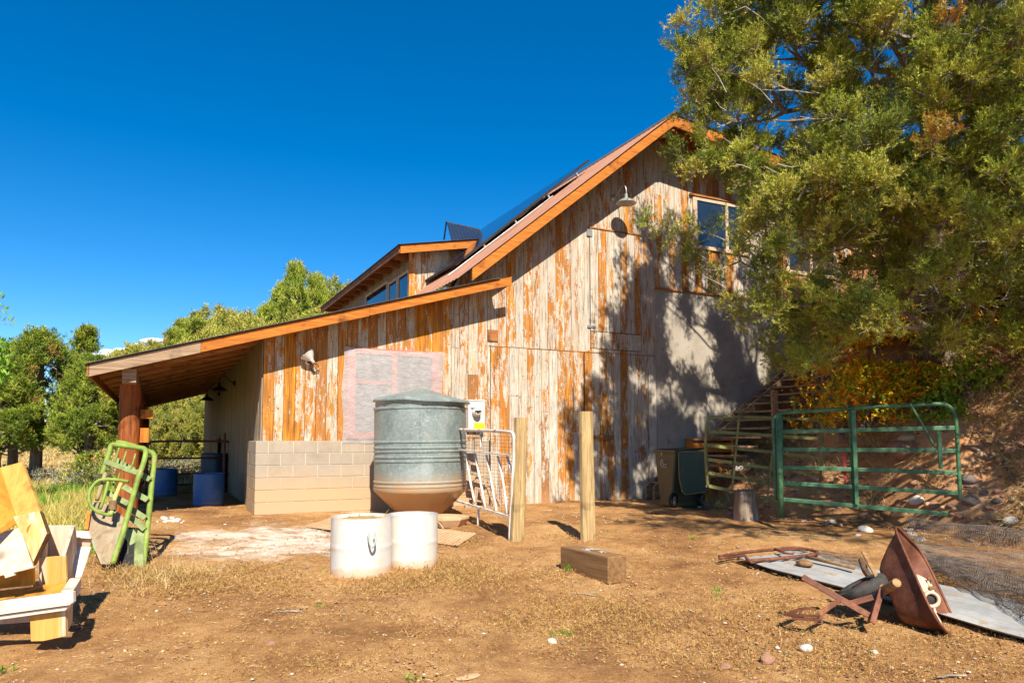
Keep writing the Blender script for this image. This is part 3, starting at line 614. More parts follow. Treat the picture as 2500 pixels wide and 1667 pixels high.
def barrel(P, r, h, label, mt, openb=True, fill=True, group=None):
    o = thing('plastic_barrel', label, 'barrel', P, 0, group); m = MB(); m.sm = True
    prof = [(0, .01), (r * .93, .01), (r * .965, .0), (r * .985, .03)] + [(r * (1 + (.012 if abs(t - .5) < .03 else 0)) * (1 - .02 * abs(t - .5)), h * t) for t in np.linspace(.1, .97, 26)] + [(r * .995, h)]
    if openb: prof += [(r * .975, h), (r * .97, h * .5), (r * .96, .03), (0, .03)]
    else: prof = prof[:-1] + [(r * .98, h * .985), (r * .93, h), (r * .86, h), (r * .85, h - .02), (0, h - .02)]
    m.lathe(prof, (0, 0, 0), 56, jit=.012); b = m.build('shell', mt, o, True); smooth_angle(b, 50)
    if fill:
        m = MB(); m.sm = True; m.lathe([(r * .968, h - .045), (r * .6, h - .02), (0, h - .012)], (0, 0, 0), 40, jit=.0)
        for p in m.v: p.z += .012 * noise3((p.x * 14, p.y * 14, 3))
        m.build('straw', straw, o, True)
    return o
PA = gnd('D', 816, 1329); PA.y += .28; PA.z = G(PA.x, PA.y) - .01; kA = (146 / F) * PA.y / 2
bA = barrel(PA, kA, .565 * PA.y / 7.2, 'white cut-off plastic barrel with a pale hose handle, in front of the other white one', wp)
m = MB(); m.sm = True
hp = [at('br', x, y, PA.y - kA - .03) for x, y in ((670, 765), (682, 900), (715, 980), (745, 960), (768, 880), (752, 770))]
m.tube(hp, .011, 8, smooth=5); m.build('handle', pm('pale_green_hose', [(.3, (.36, .40, .33)), (.7, (.48, .52, .45))], 9, rough=.5), bA)
PB = gnd('D', 940, 1312); PB.y += .27; PB.z = G(PB.x, PB.y) - .01; kB = (119 / F) * PB.y / 2
barrel(PB, kB, .56 * PB.y / 7.8, 'white cut-off plastic barrel with no handle, half hidden behind its neighbour', wp, fill=False)
m = MB()
for k in range(26):
    a = rnd(0, 6.3); p = PA + Vector((math.cos(a) * rnd(.1, .26), math.sin(a) * rnd(.1, .26), .55)); m.bar(p, p + Vector((rnd(-.1, .1), rnd(-.1, .1), rnd(.02, .12))), .003, .003)
_tag(m.build('straw_wisps', straw, origin=PA + Vector((0, 0, .55))), 'loose straw sticking out of the front white barrel', 'straw', None, 'stuff')
# octagonal trough lid and ribbed mat
dusty = pm('dusty_plastic', [(.3, (.44, .27, .14)), (.7, (.60, .40, .23))], 5, rough=.9, bump=.3)
c = gnd('D', 1018, 1215); c.y += .25; R0 = .36
oc = thing('trough_lid', 'dust-covered octagonal lid lying on the ground right of the barrels', 'lid', c); m = MB()
m.lathe([(0, .0), (R0 * .8, 0), (R0, .11), (R0 * 1.0, .14), (R0 * .55, .155), (0, .155)], (0, 0, .02), 8); m.build('lid', dusty, oc, True)
m = MB(); m.box((-.22, -.12, .172), (.28, -.10, .182)); m.tube([(-.2, -.2, .17), (-.05, -.34, .1), (.02, -.4, .02)], .008, 6, smooth=3); m.build('strap', dusty, oc, True)
cs = [gnd('D', x, y, .012) for x, y in ((688, 1208), (1010, 1236), (1078, 1250), (1060, 1222), (760, 1196))]
m = MB(); a, b_, c_, d_ = gnd('D', 700, 1212, .012), gnd('D', 1050, 1256, .012), gnd('D', 1095, 1228, .012), gnd('D', 770, 1190, .012)
for k in range(44):
    t0, t1 = k / 44, (k + .55) / 44; m.prism([a.lerp(b_, t0), a.lerp(b_, t1), d_.lerp(c_, t1), d_.lerp(c_, t0)], (0, 0, .014))
m.prism([a, b_, c_, d_], (0, 0, .006)); _tag(m.build('ribbed_mat', dusty, origin=a), 'flat slatted mat buried in dust in front of the feed bin', 'mat')
# wooden posts
pw = woodmat('treated_post', (.17, .095, .04), (.54, .38, .17), 2, gs=24, paint=(.46, .40, .20), pth=.54)
def post(xt0, xt1, yt, xb0, xb1, yb, label, n=10):
    b = gnd('D', (xb0 + xb1) / 2, yb - 2); Y = b.y + .1; t0, t1 = at('D', xt0, yt, Y), at('D', xt1, yt, Y); b0, b1 = at('D', xb0, yb, Y), at('D', xb1, yb, Y)
    top, bot = (t0 + t1) / 2, (b0 + b1) / 2; bot.z = G(bot.x, bot.y) - .25; m = MB(); r0, r1 = (b1 - b0).length / 2, (t1 - t0).length / 2
    V = []; N = 16
    for i in range(N + 1):
        c = bot.lerp(top, i / N); r = r0 + (r1 - r0) * i / N
        V += [c + Vector((math.cos(2 * math.pi * (k + .35) / n), math.sin(2 * math.pi * (k + .35) / n), 0)) * r * (1 + .06 * noise3((k * 1.7, i * .25, b.x))) for k in range(n)]
    m.add(V, [(i * n + k, i * n + (k + 1) % n, (i + 1) * n + (k + 1) % n, (i + 1) * n + k) for i in range(N) for k in range(n)] + [tuple(N * n + k for k in range(n))])
    o = m.build('wooden_post', pw, origin=b); _tag(o, label, 'post'); return b
P1 = post(1181, 1213, 959, 1170, 1203, 1250, 'greenish wooden post that the white pipe gate is fixed to')
P2 = post(1329, 1362, 945, 1333, 1369, 1245, 'lone stout wooden post standing free in front of the barn door')
# timber block
tb = woodmat('old_timber', (.09, .042, .016), (.27, .145, .06), 0, gs=22)
a = gnd('D', 1287, 1304); b = gnd('D', 1397, 1341); d = (b - a); d.z = 0; L = d.length; d.normalize(); w = Vector((-d.y, d.x, 0)); w = w if w.y > 0 else -w
m = MB(); o_ = a - Vector((0, 0, .04)); H = .27
def bx(o, d, L, w, Wd, H, e=.0): return [o, o + d * L, o + d * L + w * Wd, o + w * Wd] + [q + Vector((0, 0, H)) for q in (o, o + d * L, o + d * L + w * Wd, o + w * Wd)]
for s in range(12):
    q = bx(o_ + d * (L * s / 12), d, L / 12, w, .24, H + .0 * s); m.hexa(q)
m = MB(); m.hexa(bx(o_, d, L, w, .24, H)); blk_o = m.build('timber_block', tb, origin=a, bev=.012, rz=math.atan2(d.y, d.x)); _tag(blk_o, 'squared brown timber block lying on the dirt in front of the lone post', 'timber')
m = MB(); q = o_ + w * .14 + Vector((0, 0, H + .004))
for k in range(16): s = q + d * rnd(.25, .55) + w * rnd(-.1, .06); m.bar(s, s + d * rnd(.03, .12) + w * rnd(-.03, .03), rnd(.008, .02), .006)
_tag(m.build('wood_scraps', pm('pale_chips', [(.3, (.35, .32, .28)), (.7, (.62, .58, .52))], 20), origin=q), 'pale wood chips scattered on the squared timber block', 'wood chips', None, 'stuff')

# white pipe gate by the post
M['whitepipe'] = pm('chipped_white_pipe', [(.35, (.44, .32, .22)), (.5, (.66, .60, .52)), (.7, (.74, .70, .63))], 7, (1, 1, .3), rough=.6, spot=((.26, .11, .05), 9, .58, .06))
g0 = P1 + Vector((-.02, -.02, 0)); g1 = at('D', 1060, 1100, 11.3); nrm = Vector((g1.y - g0.y, -(g1.x - g0.x), 0)).normalized()
pg = lambda x, y, off=0.: onpl('pen', x, y, g0 + nrm * off, nrm)
gt = thing('pen_gate', 'white pipe pen gate with wire mesh leaning between the feed bin and greenish post', 'gate', P1 + Vector((0, 0, 0)))
m = MB(); m.sm = True; m.tube([pg(-60, 362), pg(300, 375), pg(500, 388), pg(540, 400), pg(555, 440), pg(555, 560), pg(550, 700), pg(540, 900), pg(522, 1240), pg(512, 1500)], .021, 8, smooth=3); m.build('frame', M['whitepipe'], gt)
m = MB(); m.bar(pg(-40, 562), pg(545, 628), .045, .02); m.build('rail', M['whitepipe'], gt)
m = MB(); m.bar(pg(-40, 1075), pg(520, 1245), .045, .03); m.build('rail', M['whitepipe'], gt)
m = MB(); m.bar(pg(-40, 1320), pg(520, 1520), .05, .03); m.build('rail', M['whitepipe'], gt)
for pts in ([(75, 600), (110, 850), (160, 1100)], [(165, 610), (220, 900), (268, 1150)], [(278, 620), (330, 900), (380, 1185)], [(392, 632), (440, 850), (490, 1215)], [(485, 640), (520, 740), (530, 800)], [(222, 380), (222, 560)], [(200, 1150), (190, 1400)]):
    m = MB(); m.sm = True; m.tube([pg(x, y, .01) for x, y in pts], .018, 7, smooth=4); m.build('upright', M['whitepipe'], gt)
m = MB()
for k in range(17): x = -40 + k * 36; m.tube([pg(x, 370 + k, .03), pg(x + 2, 1075 + (x + 40) * .3, .03)], .0022, 3)
for k in range(22): y = 390 + k * 33; m.tube([pg(-40, y - 15, .03), pg(540, y + 15 + k * 2, .03)], .0022, 3)
m.build('wire_mesh', pm('rusty_wire', [(.3, (.20, .15, .11)), (.7, (.36, .30, .25))], 9, rough=.6), gt)
# junk timber behind the gate
jw = woodmat('old_crate_wood', (.18, .10, .06), (.50, .36, .24), 0)
jk = thing('timber_rack', 'rough old timber rack leaning on the barn wall behind the white pipe gate', 'rack', W(4.1, -.4, .35), RZ)
pj = lambda x, y, off=0.: onpl('pen', x, y, W(0, -.45 + off, 0), Vector((-UY, UX, 0)))
for a_, b__, w_ in (((60, 425), (215, 432), .09), ((100, 700), (300, 735), .12), ((110, 790), (300, 850), .10), ((150, 880), (310, 920), .08), ((190, 840), (150, 1180), .07), ((210, 950), (270, 1150), .07), ((295, 880), (425, 1140), .06), ((290, 940), (360, 1140), .06), ((60, 1140), (560, 1155), .07), ((110, 1150), (100, 1260), .06), ((60, 440), (60, 700), .08), ((185, 440), (190, 600), .12)):
    m = MB(); m.bar(pj(*a_, rnd(-.04, .04)), pj(*b__, rnd(-.04, .04)), w_, .045, up=(0, 0, 1) if abs(a_[0] - b__[0]) > 120 else (-UY, UX, 0)); m.build('plank', jw, jk)

# timber boxes at the left edge
yw = woodmat('yellow_pine', (.36, .17, .03), (.60, .33, .075), 2, gs=10, rough=.6); pwd = woodmat('primed_plywood', (.44, .31, .21), (.64, .50, .37), 2, gs=14); oy = woodmat('orange_pine', (.38, .15, .015), (.60, .28, .04), 2, gs=12); whw = woodmat('cream_painted_wood', (.52, .43, .33), (.68, .59, .47), 0, gs=8)
yw2 = woodmat('knotty_pine', (.40, .22, .06), (.64, .42, .15), 2, gs=7, paint=(.72, .55, .33), pth=.52); yw3 = woodmat('stained_pine', (.42, .20, .035), (.64, .38, .10), 2, gs=12, paint=(.54, .41, .29), pth=.50)
def bq(x, y, Y): return at('box', x, y, Y)
YF = 5.15
bxs = thing('planter_box', 'pale wooden box frame on legs with a cream front rail at the left edge', 'wooden box', gnd('box', 360, 1440))
def plate(name, pts, thick, mt, par, toward=(0, 1, 0)):
    m = MB(); m.prism(pts, Vector(toward).normalized() * thick); return m.build(name, mt, par, bev=.003)
plate('front_rail', [bq(-420, 1205, YF + .0), bq(558, 1078, YF), bq(560, 1160, YF), bq(-420, 1290, YF)], .035, whw, bxs)
plate('moulding', [bq(-420, 1296, YF - .02), bq(540, 1168, YF - .02), bq(535, 1180, YF - .02), bq(-420, 1312, YF - .02)], .05, whw, bxs)
plate('moulding', [bq(-420, 1318, YF), bq(525, 1186, YF), bq(500, 1222, YF), bq(-420, 1350, YF)], .04, whw, bxs)
plate('side_rail', [bq(558, 1078, YF + .03), bq(620, 975, YF + .55), bq(622, 1060, YF + .55), bq(562, 1160, YF + .03)], .04, whw, bxs, (-1, .1, 0))
plate('rail_cap', [bq(470, 1072, YF + .04), bq(556, 1077, YF + .01), bq(620, 972, YF + .55), bq(535, 972, YF + .55)], .012, whw, bxs, (0, 0, -1))
plate('leg', [bq(228, 1262, YF + .05), bq(498, 1228, YF + .05), bq(503, 1418, YF + .05), bq(330, 1455, YF + .05), bq(235, 1458, YF + .05)], .03, yw3, bxs)
plate('leg_side', [bq(498, 1180, YF + .05), bq(560, 1150, YF + .42), bq(555, 1310, YF + .42), bq(503, 1418, YF + .05)], .03, pwd, bxs, (-1, 0, 0))
plate('inner_board', [bq(-420, 1120, YF + .36), bq(505, 1015, YF + .36), bq(470, 1085, YF + .2), bq(-420, 1190, YF + .2)], .03, oy, bxs)
plate('back_leg', [bq(-300, 1300, YF + .5), bq(228, 1262, YF + .5), bq(228, 1310, YF + .5), bq(-300, 1350, YF + .5)], .03, pwd, bxs)
plate('leg', [bq(-300, 1262, YF + .05), bq(-120, 1262, YF + .05), bq(-120, 1500, YF + .05), bq(-300, 1500, YF + .05)], .03, pwd, bxs)
ob = thing('wooden_trough', 'narrow open plywood box standing inside the cream-railed frame', 'wooden box', gnd('box', 420, 1300) + Vector((0, .4, 0)))
plate('front', [bq(298, 818, 5.6), bq(500, 802, 5.6), bq(508, 1010, 5.6), bq(350, 1030, 5.6)], .025, yw3, ob)
plate('side', [bq(500, 800, 5.6), bq(572, 574, 6.15), bq(580, 968, 6.15), bq(508, 1015, 5.6)], .03, pwd, ob, (-1, .1, 0))
plate('back', [bq(355, 572, 6.15), bq(572, 572, 6.15), bq(578, 900, 6.15), bq(340, 900, 6.15)], .025, pwd, ob)
plate('side', [bq(298, 820, 5.62), bq(355, 574, 6.15), bq(345, 1000, 6.15), bq(300, 1030, 5.62)], .02, pwd, ob, (1, 0, 0))
plate('base', [bq(260, 1040, 5.58), bq(505, 1010, 5.58), bq(520, 980, 6.1), bq(250, 1000, 6.1)], .03, oy, ob, (0, 0, -1))
tr = thing('board_trough', 'tall yellow pine trough tilted up against the plywood boxes', 'wooden box', gnd('box', -60, 1300) + Vector((0, .6, 0)))
plate('upper_board', [bq(0, 128, 5.85), bq(165, 86, 5.85), bq(305, 462, 5.62), bq(120, 500, 5.62)], .03, yw, tr)
plate('lower_board', [bq(102, 505, 5.60), bq(300, 460, 5.60), bq(358, 630, 5.5), bq(255, 850, 5.5), bq(210, 760, 5.5)], .03, yw2, tr)
plate('edge', [bq(300, 460, 5.60), bq(318, 480, 5.66), bq(372, 645, 5.56), bq(258, 880, 5.52), bq(255, 850, 5.5), bq(358, 630, 5.5)], .03, tb, tr)
plate('side_board', [bq(0, 130, 5.85), bq(-260, 250, 5.45), bq(-120, 700, 5.3), bq(125, 560, 5.6), bq(120, 500, 5.62)], .03, oy, tr)
m = MB(); kc = bq(250, 602, 5.545); m.lathe([(0, .0), (.035, .001), (.045, .0)], kc, 18, axis=(.1, -1, .2)); m.build('knot', M['orange_v'], tr)
lb = thing('plywood_box', 'grey plywood box with a torn edge, nearest box at the left edge', 'wooden box', gnd('box', 0, 1300) + Vector((0, .3, 0)))
plate('lid', [bq(-330, 700, 5.6), bq(155, 585, 5.6), bq(255, 882, 5.22), bq(-250, 990, 5.22)], .02, pwd, lb, (0, .5, -1))
plate('lid_edge', [bq(-250, 992, 5.21), bq(256, 884, 5.21), bq(260, 896, 5.21), bq(35, 950, 5.21), bq(-250, 1010, 5.21)], .03, pwd, lb)
plate('batten', [bq(28, 945, 5.20), bq(95, 935, 5.20), bq(105, 955, 5.20), bq(38, 975, 5.20)], .03, whw, lb)
plate('inner_side', [bq(-250, 1020, 5.5), bq(250, 900, 5.5), bq(252, 1028, 5.5), bq(-250, 1080, 5.5)], .03, oy, lb)
sb = thing('shelf_board', 'cream shelf board with a bent edge leaning behind the plywood box', 'board', gnd('box', 600, 1010))
plate('board', [bq(560, 730, 6.3), bq(690, 738, 6.3), bq(615, 968, 5.85), bq(560, 968, 5.85)], .02, whw, sb)
plate('board_back', [bq(560, 665, 6.32), bq(695, 668, 6.32), bq(688, 742, 6.32), bq(560, 734, 6.32)], .02, woodmat('pink_board', (.42, .24, .16), (.60, .38, .26), 0), sb)
plate('board_lip', [bq(560, 615, 6.3), bq(668, 615, 6.3), bq(692, 672, 6.28), bq(560, 665, 6.28)], .03, whw, sb)

# squeeze gate leaning at the log post
gp = pm('worn_green_paint', [(.34, (.14, .18, .03)), (.5, (.19, .27, .04)), (.68, (.27, .34, .07))], 6, rough=.6, spot=((.34, .24, .10), 7, .56, .10), bump=.2)
gp2 = pm('faded_sage_paint', [(.34, (.12, .15, .05)), (.5, (.19, .23, .08)), (.68, (.28, .31, .13))], 7, rough=.65, spot=((.42, .34, .12), 6, .58, .1), bump=.2)
sgb = gnd('sq', 630, 1465)
def sq(x, y, o=0.): return at('sq', x, y, sgb.y + .03 + (1465 - y) / 1465 * .95 + o)
sg = thing('squeeze_gate', 'bent green pipe cattle gate with slats and a looped handle leaning by the log post', 'gate', sgb)
def T(name, pts, r, mt, o=0., n=10, sm=4, closed=False):
    m = MB(); m.sm = True; m.tube([sq(x, y, o) for x, y in pts], r, n, smooth=sm, closed=closed); return m.build(name, mt, sg)
T('front_frame', [(205, 420), (240, 320), (285, 175), (300, 120), (330, 108), (450, 120), (600, 140), (645, 150), (662, 185), (640, 290), (590, 430), (530, 640), (480, 820), (430, 1000), (370, 1180), (320, 1340)], .030, gp, 0)
T('back_frame', [(360, 85), (420, 90), (560, 130), (690, 175), (735, 195), (752, 240), (740, 360), (722, 520), (700, 760), (670, 1050), (640, 1300), (625, 1465)], .031, gp, .28)
for a_, b__, w_, o2 in (((245, 285), (605, 410), .062, -.03), ((355, 265), (705, 470), .06, .15), ((430, 540), (680, 680), .065, .15), ((380, 690), (655, 870), .065, .15), ((500, 850), (650, 985), .06, .18), ((260, 600), (480, 720), .06, .02), ((470, 1000), (555, 1120), .12, .2)):
    m = MB(); A_, B_ = sq(*a_, o2), sq(*b__, o2 + .05); m.bar(A_, B_, .018, w_, up=(0, .55, .83)); m.build('slat', gp2, sg)
for a_, b__ in (((385, 140), (340, 300)), ((460, 175), (410, 340)), ((555, 200), (510, 360)), ((335, 430), (320, 600)), ((390, 400), (370, 480))): T('rod', [a_, b__], .011, gp, .0, 6, 1)
T('loop_handle', [(480, 490), (400, 475), (270, 465), (170, 480), (95, 560), (70, 650), (95, 740), (165, 800), (260, 830), (320, 825)], .019, gp, -.10, 8, 5)
T('handle_bar', [(275, 480), (235, 640), (190, 770)], .017, gp, -.08, 8, 3)
T('mount_tube', [(405, 505), (365, 600), (330, 700), (300, 840)], .022, pm('mustard_paint', [(.3, (.42, .38, .08)), (.7, (.52, .46, .14))], 6, rough=.6), -.08, 8, 3)
m = MB(); m.sm = True; hx = []
c0, c1 = sq(325, 690, -.08), sq(312, 790, -.08); dr_ = (c1 - c0).normalized(); x_ = dr_.orthogonal().normalized(); y_ = dr_.cross(x_)
for k in range(9 * 12): t = k / 108; hx.append(c0.lerp(c1, t) + x_ * .036 * math.cos(k * math.pi / 6) + y_ * .036 * math.sin(k * math.pi / 6))
m.tube(hx, .006, 5); m.build('spring', pm('rust_spring', [(.3, (.16, .09, .05)), (.7, (.34, .22, .12))], 12, rough=.7), sg)
T('old_pipe', [(245, 400), (205, 520), (155, 680)], .024, pm('mud_pipe', [(.3, (.25, .18, .09)), (.7, (.42, .32, .17))], 7), -.02, 8, 2)
m = MB(); m.prism([sq(580, 960, .27), sq(650, 985, .27), sq(630, 1460, .22), sq(530, 1420, .2), sq(545, 1150, .22)], (.0, .03, 0)); m.build('kick_plate', gp2, sg)
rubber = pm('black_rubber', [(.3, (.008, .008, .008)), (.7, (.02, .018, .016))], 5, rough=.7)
m = MB(); m.prism([sq(470, 960, .24), sq(570, 970, .27), sq(545, 1150, .24), sq(520, 1420, .22), sq(350, 1400, .18), sq(430, 1100, .2)], (.0, .02, 0)); m.build('rubber_flap', rubber, sg)
plym = woodmat('weathered_plywood', (.18, .12, .065), (.35, .26, .16), 2, paint=(.24, .29, .18), pth=.54, gs=12)
pb = thing('plywood_board', 'weathered plywood board leaning between the green gate and the yellow boxes', 'board', sq(230, 1340, .02))
m = MB(); m.prism([sq(215, 700, .12), sq(430, 860, .16), sq(330, 1345, .05), sq(195, 1340, .03), sq(80, 1060, .1), sq(30, 960, .15), sq(110, 700, .18)], (.005, .02, 0)); m.build('board', plym, pb)
m = MB(); m.bar(sq(75, 800, .1), sq(45, 990, .08), .035, .03); m.build('painted_edge', M['orange_v'], pb)

# barrels and red gate under the lean-to
bl = plast('blue_plastic', (.015, .10, .30), (.12, .16, .22)); dkb = plast('navy_plastic', (.02, .035, .07), (.06, .07, .09))
def bar_at(x, yb, r, h, label, mt):
    p = gnd('D', x, yb); p.y += r; p.z = G(p.x, p.y) - .01; barrel(p, r, h, label, mt, False, False)
bar_at(464, 1164, .275, .62, 'blue plastic barrel standing just inside the lean-to, beside the barn wall', bl)
bar_at(363, 1140, .27, .60, 'blue plastic barrel behind the green gate, next to the log post', bl)
bar_at(478, 1130, .31, .93, 'dark navy barrel behind the red pipe rails under the lean-to', dkb)
rp = pm('rust_red_pipe', [(.3, (.10, .03, .02)), (.7, (.24, .08, .05))], 6, rough=.6)
rg = thing('pipe_gate', 'rust-red five-rail pipe gate closing the lean-to between post and barn wall', 'gate', W(-.9, 5.8, .35), RZ)
Wl = lambda u, z: W(u, 5.8, z)
m = MB(); m.sm = True; m.tube([Wl(-1.78, .25), Wl(-1.76, 1.35), Wl(-1.70, 1.50), Wl(-1.58, 1.55), Wl(-.15, 1.55), Wl(-.03, 1.50), Wl(0, 1.40), Wl(0, .2)], .027, 8, smooth=4); m.build('frame', rp, rg)
for z in (.32, .55, .80, 1.16): m = MB(); m.sm = True; m.tube([Wl(-1.77, z), Wl(0, z)], .022, 8); m.build('rail', rp, rg)
m = MB(); m.tube([Wl(-.12, .2), Wl(-.12, 1.75)], .035, 8); m.build('hinge_post', rp, rg)
pt_ = thing('wall_board', 'pale broken panel propped on the side wall by the navy barrel', 'board', W(-.1, 9, .4), RZ)
m = MB(); m.prism([W(-.12, 8, 1.0), W(-.12, 9.4, .9), W(-.14, 9.6, 1.5), W(-.12, 8.6, 1.75), W(-.12, 8.0, 1.5)], (-.03, 0, 0)); m.build('board', M['greywood'], pt_)

# trash can
cm1 = plast('olive_plastic', (.075, .062, .026), (.13, .095, .045)); cm2 = plast('dark_green_plastic', (.016, .042, .020), (.05, .06, .03))
cb = gnd('D', 1588, 1166); cY = cb.y + .25
tc_ = thing('trash_cart', 'dark green wheeled trash cart with its lid hanging open', 'trash cart', (at('can', 600, 1400, cY).x, cY, G(at('can', 600, 1400, cY).x, cY)))
q = lambda x, y, Y: at('can', x, y, Y)
YA, YB = cY, cY - .02
# body: left face (broad olive), right face in shade; corner toward the viewer
T0 = [q(140, 225, YA + .25), q(560, 240, YA - .22), q(1190, 225, YA + .05), q(800, 180, YA + .55)]
B0 = [q(262, 1395, YA + .20), q(480, 1400, YA - .14), q(1130, 1370, YA + .05), q(800, 1340, YA + .45)]
zb = min(p.z for p in B0)
for p in B0: p.z = G(p.x, p.y) + .0
m = MB(); N = 8
for i in range(N):
    t0, t1 = i / N, (i + 1) / N; m.hexa([b.lerp(t, t0) for b, t in zip(B0, T0)] + [b.lerp(t, t1) for b, t in zip(B0, T0)])
m = MB(); m.hexa(B0 + T0); m.build('body', cm1, tc_, bev=.03)
cen = sum((p for p in T0), Vector()) / 4
R_ = [cen + (p - cen) * 1.05 for p in T0]; m = MB(); m.hexa([p - Vector((0, 0, .05)) for p in R_] + [p + Vector((0, 0, .0)) for p in R_]); m.build('rim', cm1, tc_, bev=.012)
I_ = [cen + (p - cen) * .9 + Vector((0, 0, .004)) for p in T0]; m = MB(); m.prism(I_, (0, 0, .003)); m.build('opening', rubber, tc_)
LY = cY - .27
m = MB(); lp = [q(630, 290, LY), q(700, 262, LY), q(1180, 262, LY), q(1215, 320, LY), q(1262, 700, LY), q(1255, 1000, LY), q(1160, 1085, LY), q(760, 1125, LY), q(700, 1060, LY), q(645, 800, LY)]
m.prism(lp, (0, .035, 0)); m.build('lid', cm2, tc_, bev=.012)
m = MB(); m.sm = True; m.tube([p + Vector((0, -.008, 0)) for p in lp], .012, 6, closed=True); m.build('lid_edge', pm('faded_rim', [(.3, (.16, .13, .07)), (.7, (.26, .22, .12))], 9), tc_)
m = MB()
for y in (455, 590, 740, 930): m.bar(q(670, y + 10, LY - .004), q(1200, y - 10, LY - .004), .006, .008)
m.build('lid_groove', cm2, tc_)
m = MB(); m.sm = True; m.tube([q(640, 215, LY + .02), q(840, 215, LY - .02), q(1180, 205, LY + .02)], .02, 8); m.build('handle', cm2, tc_)
for x, Y in ((530, LY + .02), (1080, LY + .25)):
    c_ = q(x, 1270 if x < 600 else 1255, Y); c_.z = G(c_.x, c_.y) + .138; m = MB(); m.sm = True; ax_ = Vector((.78, -.62, 0))
    m.lathe([(.085, -.03), (.13, -.03), (.14, -.012), (.14, .012), (.13, .03), (.085, .03)], c_, 28, axis=ax_); w = m.build('wheel', rubber, tc_)
    m = MB()
    pe = ax_.normalized().orthogonal().normalized(); pf = ax_.normalized().cross(pe)
    for k in range(10): a = k * math.pi / 5; m.bar(c_ + ax_ * .012, c_ + ax_ * .012 + (pe * math.cos(a) + pf * math.sin(a)) * .095, .012, .012, up=ax_)
    m.build('spokes', pm('grey_hub', [(.3, (.22, .20, .18)), (.7, (.34, .32, .29))], 9), w)
# printed mark on the cart: a small peak and ring with three lines of lettering
A0, A1, A2, A3 = B0[0], B0[1], T0[0], T0[1]; nn = (A1 - A0).cross(A2 - A0).normalized(); nn = nn if nn.y < 0 else -nn
pc = lambda x, y: onpl('can', x, y, A0 + nn * .012, nn)
m = MB(); dd = nn * .004
def seg(a, b, w): m.bar(pc(*a), pc(*b), w, .003, up=nn)
for a_, b__ in (((262, 470), (295, 425)), ((295, 425), (325, 465)), ((268, 470), (262, 520)), ((262, 520), (285, 550)), ((285, 550), (300, 555))): seg(a_, b__, .007)
for (x, y, w) in ((300, 490, 40), (320, 525, 85)):
    for k in range(int(w / 9)): seg((x + k * 9 - 10, y - 8), (x + k * 9 - 8 + (k % 3) * 2, y + 10), .004); seg((x + k * 9 - 10, y + (k % 3) * 8 - 8), (x + k * 9 - 4, y + (k % 3) * 8 - 8), .004)
for k in range(8):
    if k not in (1, 4): seg((298 + k * 12, 560 + k), (298 + k * 12, 582 + k), .005); seg((294 + k * 12, 570 + k), (304 + k * 12, 570 + k), .005)
for k in range(3): seg((280, 285 + k * 24), (296, 290 + k * 24), .006); seg((288, 285 + k * 24), (284, 305 + k * 24), .006)
m.build('printed_mark', pm('white_print', [(.3, (.55, .54, .50)), (.7, (.7, .68, .64))], 9), tc_)

# stairs along the stucco wall
st = thing('staircase', 'dark weathered open wooden staircase climbing right along the stucco wall', 'stairs', W(8.6, -.9, .4), RZ)
dw = woodmat('dark_stair_wood', (.14, .07, .035), (.46, .28, .15), 0)
u0, z0, u1, z1 = 7.75, .48, 13.0, 3.85; sv = (-.14, -.42); slope = (z1 - z0) / (u1 - u0)
for v in sv:
    m = MB(); m.hexa([W(a, v + b, zz + c_) for c_ in (-.14, .14) for (a, b, zz) in ((u0, -.03, z0), (u1, -.03, z1), (u1, .03, z1), (u0, .03, z0))]); m.build('stringer', dw, st)
n = 17
for k in range(n):
    u = u0 + .15 + k * (u1 - u0 - .2) / n; z = z0 + (u - u0) * slope + .09; m = MB(); p = [W(u, -1.75, z), W(u + .27, -1.75, z), W(u + .27, sv[0], z), W(u, sv[0], z)]; m.prism(p, (0, 0, .04)); m.build('tread', dw, st)
for u in (9.9, 11.4):
    m = MB(); z = z0 + (u - u0) * slope; p = W(u, -1.70, 0); m.bar(Vector((p.x, p.y, G(p.x, p.y) - .1)), Vector((p.x, p.y, z + .75)), .11, .11); m.build('stair_post', dw, st)
# orange crate under the stairs
ocr = gnd('gl', 740, 1120); ocr.y += .5; cr = thing('wooden_crate', 'orange slatted crate tucked under the staircase behind the gate', 'crate', ocr)
for k, (z) in enumerate((.05, .30, .55)):
    m = MB(); m.box((-.55, -.2, z), (.35, -.17, z + .19)); m.build('slat', M['orange'], cr, True)
for x in (-.55, .31): m = MB(); m.box((x, -.17, 0), (x + .04, .3, .8)); m.build('post', M['orange_v'], cr, True)
m = MB(); m.box((-.58, -.22, .80), (.38, .32, .84)); m.build('top', M['rafter'], cr, True)

